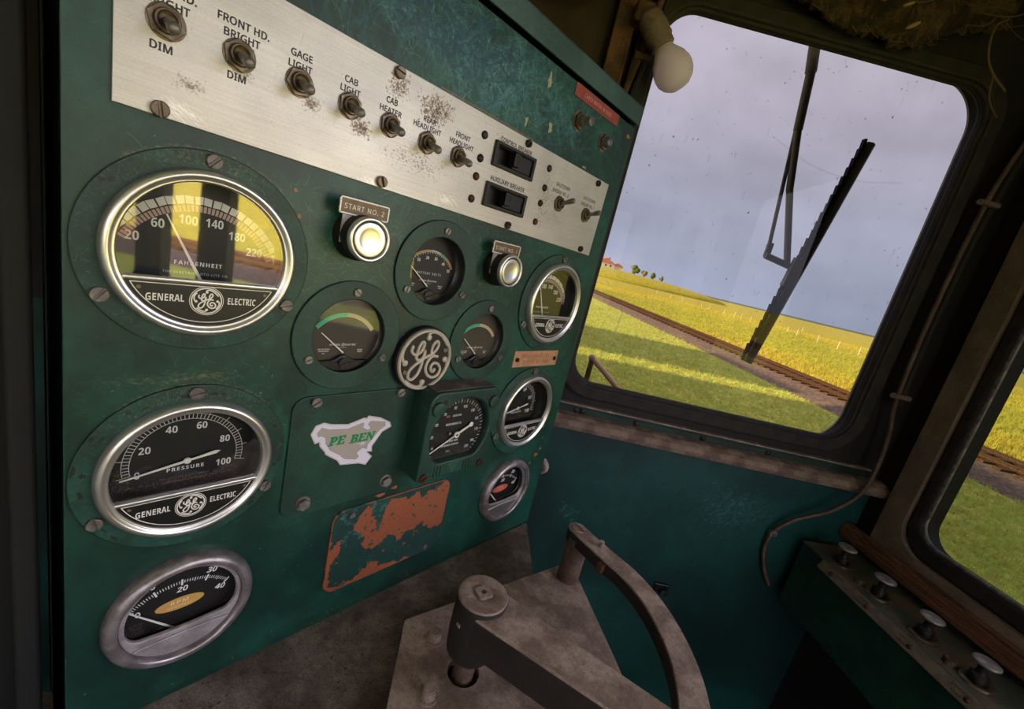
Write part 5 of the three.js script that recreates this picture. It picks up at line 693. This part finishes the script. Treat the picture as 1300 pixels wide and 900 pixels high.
// ---------------------------------------------------------------- fittings on the front wall
const onFront = (o) => at(o, FW);
{
  const cb = thing('hanging_cable', 'dusty cable running down the corner post and looping to the teal wall', 'cable'); onFront(cb);
  part('cord', tube([[0.845, 0.46, 0.03], [0.82, 0.37, 0.03], [0.805, 0.29, 0.03], [0.80, 0.2, 0.03], [0.798, 0.1, 0.03], [0.80, -0.01, 0.03], [0.808, -0.12, 0.03], [0.82, -0.19, 0.035], [0.82, -0.26, 0.04], [0.808, -0.31, 0.045], [0.77, -0.37, 0.035], [0.72, -0.412, 0.02], [0.692, -0.455, 0.012], [0.69, -0.50, 0.01], [0.705, -0.545, 0.012], [0.73, -0.585, 0.014]], 0.0042, 140, 8), M.brownSteel, cb);
  part('conduit', tube([[0.862, 0.46, 0.026], [0.833, 0.36, 0.026], [0.818, 0.26, 0.026], [0.813, 0.1, 0.026], [0.815, -0.05, 0.026], [0.818, -0.12, 0.026]], 0.0075, 80, 10), M.dark, cb);
  for (const [x, y] of [[0.802, 0.27], [0.806, -0.1]]) part('clip', [box(0.034, 0.009, 0.012, x + 0.004, y, 0.034, 0.003), new THREE.SphereGeometry(0.0055, 12, 8).translate(x - 0.014, y, 0.034)], M.brown, cb);
  part('wall_clip', box(0.016, 0.012, 0.012, 0.692, -0.458, 0.012, 0.003).rotateZ(0), M.steel, cb);
  const bb = thing('bulb_lamp', 'unlit frosted bulb in a brown socket hanging before the windshield', 'light bulb'); onFront(bb);
  const q = new THREE.Quaternion().setFromUnitVectors(V3(0, 1, 0), V3(0.63, -0.76, 0.12).normalize()), B = [0.127, 0.400, 0.055];
  const put = (g) => g.applyQuaternion(q).translate(...B);
  part('socket', [put(latheY([[0.0001, -0.006], [0.014, -0.004], [0.0185, 0.004], [0.0195, 0.016], [0.0205, 0.018], [0.0205, 0.022], [0.0195, 0.024], [0.0205, 0.027], [0.0205, 0.031], [0.0195, 0.033], [0.0205, 0.036], [0.0205, 0.040], [0.0185, 0.042], [0.019, 0.052], [0.0165, 0.054], [0.0001, 0.054]], 32))], M.brown, bb);
  part('bulb', [put(latheY([[0.013, 0.050], [0.0145, 0.056], [0.019, 0.064], [0.0255, 0.074], [0.0295, 0.086], [0.030, 0.094], [0.0285, 0.103], [0.0235, 0.112], [0.015, 0.119], [0.0001, 0.122]], 40))], new THREE.MeshPhysicalMaterial({ color: C(0.92, 0.82, 0.80), roughness: 0.6, transmission: 0.5, thickness: 0 }), bb);
  part('mount', [box(0.03, 0.03, 0.06, B[0] - 0.008, B[1] + 0.004, 0.03, 0.005), rod([B[0], B[1], 0.06], [B[0] + 0.005, B[1] - 0.004, 0.058], 0.012)], M.rust, bb);
  const pp = thing('wall_conduits', 'pair of rusty conduits leaning along the windshield frame behind the bulb', 'pipes'); onFront(pp);
  part('pipe', tube([[0.155, 0.60, 0.022], [0.146, 0.45, 0.022], [0.138, 0.38, 0.022], [0.122, 0.28, 0.022], [0.105, 0.16, 0.022]], 0.006, 40, 12), M.rust, pp);
  part('pipe', tube([[0.165, 0.60, 0.02], [0.156, 0.45, 0.02], [0.149, 0.38, 0.02], [0.136, 0.28, 0.02], [0.12, 0.16, 0.02]], 0.005, 40, 12), M.dark, pp);
  part('strap', box(0.03, 0.012, 0.014, 0.139, 0.355, 0.024, 0.003), M.rust, pp);
  const dm = thing('ceiling_dome', 'dark round dome fitting on the wall above the control stand', 'dome'); onFront(dm);
  part('shell', latheY([[0.0001, 0.0], [0.03, 0.004], [0.06, 0.02], [0.074, 0.05], [0.078, 0.12], [0.078, 0.22]], 40).translate(-0.015, 0.392, 0.085), std({ map: texDark, color: C(0.9, 0.6, 0.6), roughness: 0.4 }), dm); part('rim', new THREE.TorusGeometry(0.079, 0.004, 8, 40).rotateX(Math.PI / 2).translate(-0.015, 0.5, 0.085), M.darkSteel, dm);
  const kn = thing('wall_latch', 'small black latch block bolted to the teal wall', 'latch'); onFront(kn);
  part('base', [box(0.036, 0.026, 0.008, 0.502, -0.657, 0.003, 0.004)], M.bakelite, kn); part('stud', latheZ([[0.009, 0.005], [0.009, 0.016], [0.007, 0.019], [0.0001, 0.019]], 20).translate(0.505, -0.66, 0), M.darkSteel, kn);
  // torn insulation
  const ti = thing('torn_insulation', 'torn brown cobwebbed insulation flap hanging above the windshield', 'insulation'); onFront(ti);
  { const edge = [[0.325, 0.505], [0.345, 0.492], [0.38, 0.488], [0.405, 0.47], [0.44, 0.464], [0.475, 0.462], [0.51, 0.464], [0.545, 0.458], [0.575, 0.468], [0.605, 0.49], [0.635, 0.505], [0.665, 0.515], [0.70, 0.523]];
    const ec = new THREE.CatmullRomCurve3(edge.map(([x, y]) => V3(x, y, 0)));
    const nx = 110, ny = 16, pos = [], idx = []; for (let i = 0; i <= nx; i++) { const e = ec.getPoint(i / nx), jag = 0.008 * (fbm(i * 0.7, 2.2, 3) - 0.5) + 0.004 * (vnoise(i * 1.9, 7) - 0.5); for (let j = 0; j <= ny; j++) { const t = j / ny, y = e.y + jag * (1 - t) + t * (0.66 - e.y), z = 0.035 + 0.03 * Math.sin(t * 2.2) + 0.03 * (fbm(i * 0.12, j * 0.35 + 3, 4) - 0.5) + 0.012 * (fbm(i * 0.6, j * 0.9 + 9, 2) - 0.5); pos.push(e.x + 0.01 * (fbm(i * 0.3, j * 0.5, 2) - 0.5), y, z); } }
    for (let i = 0; i < nx; i++) for (let j = 0; j < ny; j++) { const a = i * (ny + 1) + j, b = a + ny + 1; idx.push(a, b, a + 1, b, b + 1, a + 1); }
    const n0 = pos.length / 3; for (let k = 0; k < n0; k++) pos.push(pos[3 * k], pos[3 * k + 1], pos[3 * k + 2] - 0.006); const m0 = idx.length; for (let k = 0; k < m0; k += 3) idx.push(idx[k] + n0, idx[k + 2] + n0, idx[k + 1] + n0);
    const g = new THREE.BufferGeometry(); g.setAttribute('position', new THREE.Float32BufferAttribute(pos, 3)); g.setIndex(idx); g.computeVertexNormals();
    const fib = paintTex(512, 0.12, [84, 64, 36], [34, 25, 15], { freq: 9, spk: 0.6, scratch: 260, sCol: 'rgba(150,118,66,0.25)' });
    part('flap', g, std({ map: fib, roughness: 1, bumpMap: fib, bumpScale: 0.004, side: THREE.DoubleSide }), ti);
    const st = []; for (let i = 0; i < 60; i++) { const t = rnd(), e = ec.getPoint(t), l = rr(0.006, 0.03); st.push(tube([[e.x, e.y + 0.004, 0.045], [e.x + rr(-0.01, 0.01), e.y - l * 0.3, 0.05], [e.x + rr(-0.02, 0.02), e.y + rr(-0.4, 0.5) * l, 0.055]], rr(0.0003, 0.0008), 6, 4)); } 
    for (let i = 0; i < 7; i++) { const a = rr(0.4, 0.66), b = a + rr(0.03, 0.1); st.push(tube([[a, rr(0.48, 0.54), 0.07], [(a + b) / 2, rr(0.48, 0.53), 0.08], [b, rr(0.5, 0.55), 0.07]], rr(0.0005, 0.0012), 10, 5)); }
    part('fibre', st, std({ color: C(0.10, 0.065, 0.03), roughness: 1 }), ti);
    part('strand', [tube([[0.69, 0.53, 0.045], [0.672, 0.515, 0.05], [0.668, 0.49, 0.055], [0.678, 0.465, 0.055], [0.70, 0.45, 0.05], [0.735, 0.435, 0.045]], 0.0016, 40, 7), tube([[0.70, 0.45, 0.05], [0.72, 0.42, 0.04], [0.75, 0.40, 0.035]], 0.0012, 16, 5)], std({ color: C(0.16, 0.10, 0.05), roughness: 1 }), ti);
    part('seed', [new THREE.SphereGeometry(0.008, 12, 8).scale(1.5, 0.4, 0.5).rotateZ(0.6).translate(0.525, 0.47, 0.075), new THREE.SphereGeometry(0.006, 12, 8).scale(1.5, 0.4, 0.5).rotateZ(0.5).translate(0.505, 0.493, 0.078), box(0.02, 0.03, 0.006, 0.452, 0.515, 0.075, 0.002).rotateZ(-0.02)], std({ color: C(0.3, 0.19, 0.08), roughness: 1 }), ti);
  }
  // wiper outside the glass
  M.wiper = std({ color: C(0.62, 0.58, 0.58), roughness: 0.9 });
  const wp = thing('windshield_wiper', 'worn black windshield wiper hanging crooked outside the glass', 'wiper'); onFront(wp); const Z = -0.085;
  const ridge = (a, b, w, h) => { const A = V3(...a), B = V3(...b), d = B.clone().sub(A); return new THREE.CylinderGeometry(0.5, 0.5, d.length(), 8, 1).scale(w * 1.04, 1, h).applyQuaternion(new THREE.Quaternion().setFromUnitVectors(V3(0, 1, 0), d.normalize())).translate((A.x + B.x) / 2, (A.y + B.y) / 2, (A.z + B.z) / 2); };
  part('arm', [ridge([0.462, 0.52, Z], [0.478, 0.45, Z], 0.020, 0.02), ridge([0.478, 0.45, Z], [0.492, 0.35, Z], 0.016, 0.018), ridge([0.492, 0.352, Z], [0.518, 0.24, Z], 0.0125, 0.016), ridge([0.518, 0.242, Z], [0.566, 0.105, Z], 0.0115, 0.016)], M.wiper, wp);
  part('parallel_rod', [rod([0.486, 0.39, Z - 0.006], [0.521, 0.125, Z - 0.006], 0.0038), box(0.012, 0.03, 0.008, 0.521, 0.122, Z - 0.004, 0.002)], M.wiper, wp);
  part('link', [ridge([0.516, 0.110, Z], [0.574, 0.100, Z], 0.013, 0.012)], M.wiper, wp);
  part('blade_holder', [ridge([0.638, 0.358, Z], [0.559, -0.117, Z], 0.020, 0.026), bar([0.580, 0.118, Z + 0.010], [0.572, 0.058, Z + 0.010], 0.014, 0.012)], M.wiper, wp);
  { const gs = []; for (let i = 0; i < 26; i++) { const t = i / 26, x = 0.627 + (0.545 - 0.627) * t, y = 0.352 + (-0.122 - 0.352) * t; gs.push(box(rr(0.003, 0.008), 0.021, 0.010, x - 0.004, y, Z + 0.006, 0.001)); } part('rubber_blade', gs, M.rubber, wp); }
  // handrail outside
  const hr = thing('outside_handrail', 'rusty orange tube handrail on the engine outside the windshield', 'handrail');
  part('rail', [tube([[0.312, -0.335, -1.70], [0.36, -0.368, -1.70], [0.45, -0.435, -1.70], [0.62, -0.56, -1.70], [0.9, -0.78, -1.7]], 0.011, 24, 12)], std({ color: C(0.8, 0.5, 0.38), roughness: 0.6 }), hr);
  part('post', [rod([0.315, -0.335, -1.70], [0.315, -1.65, -1.70], 0.0105)], std({ map: texRust, color: C(1, 0.9, 0.9), roughness: 0.8 }), hr); part('end_cap', new THREE.SphereGeometry(0.0135, 16, 12).translate(0.313, -0.335, -1.70), std({ color: C(0.6, 0.36, 0.26), roughness: 0.6 }), hr);
}
renderer.render(scene, camera);
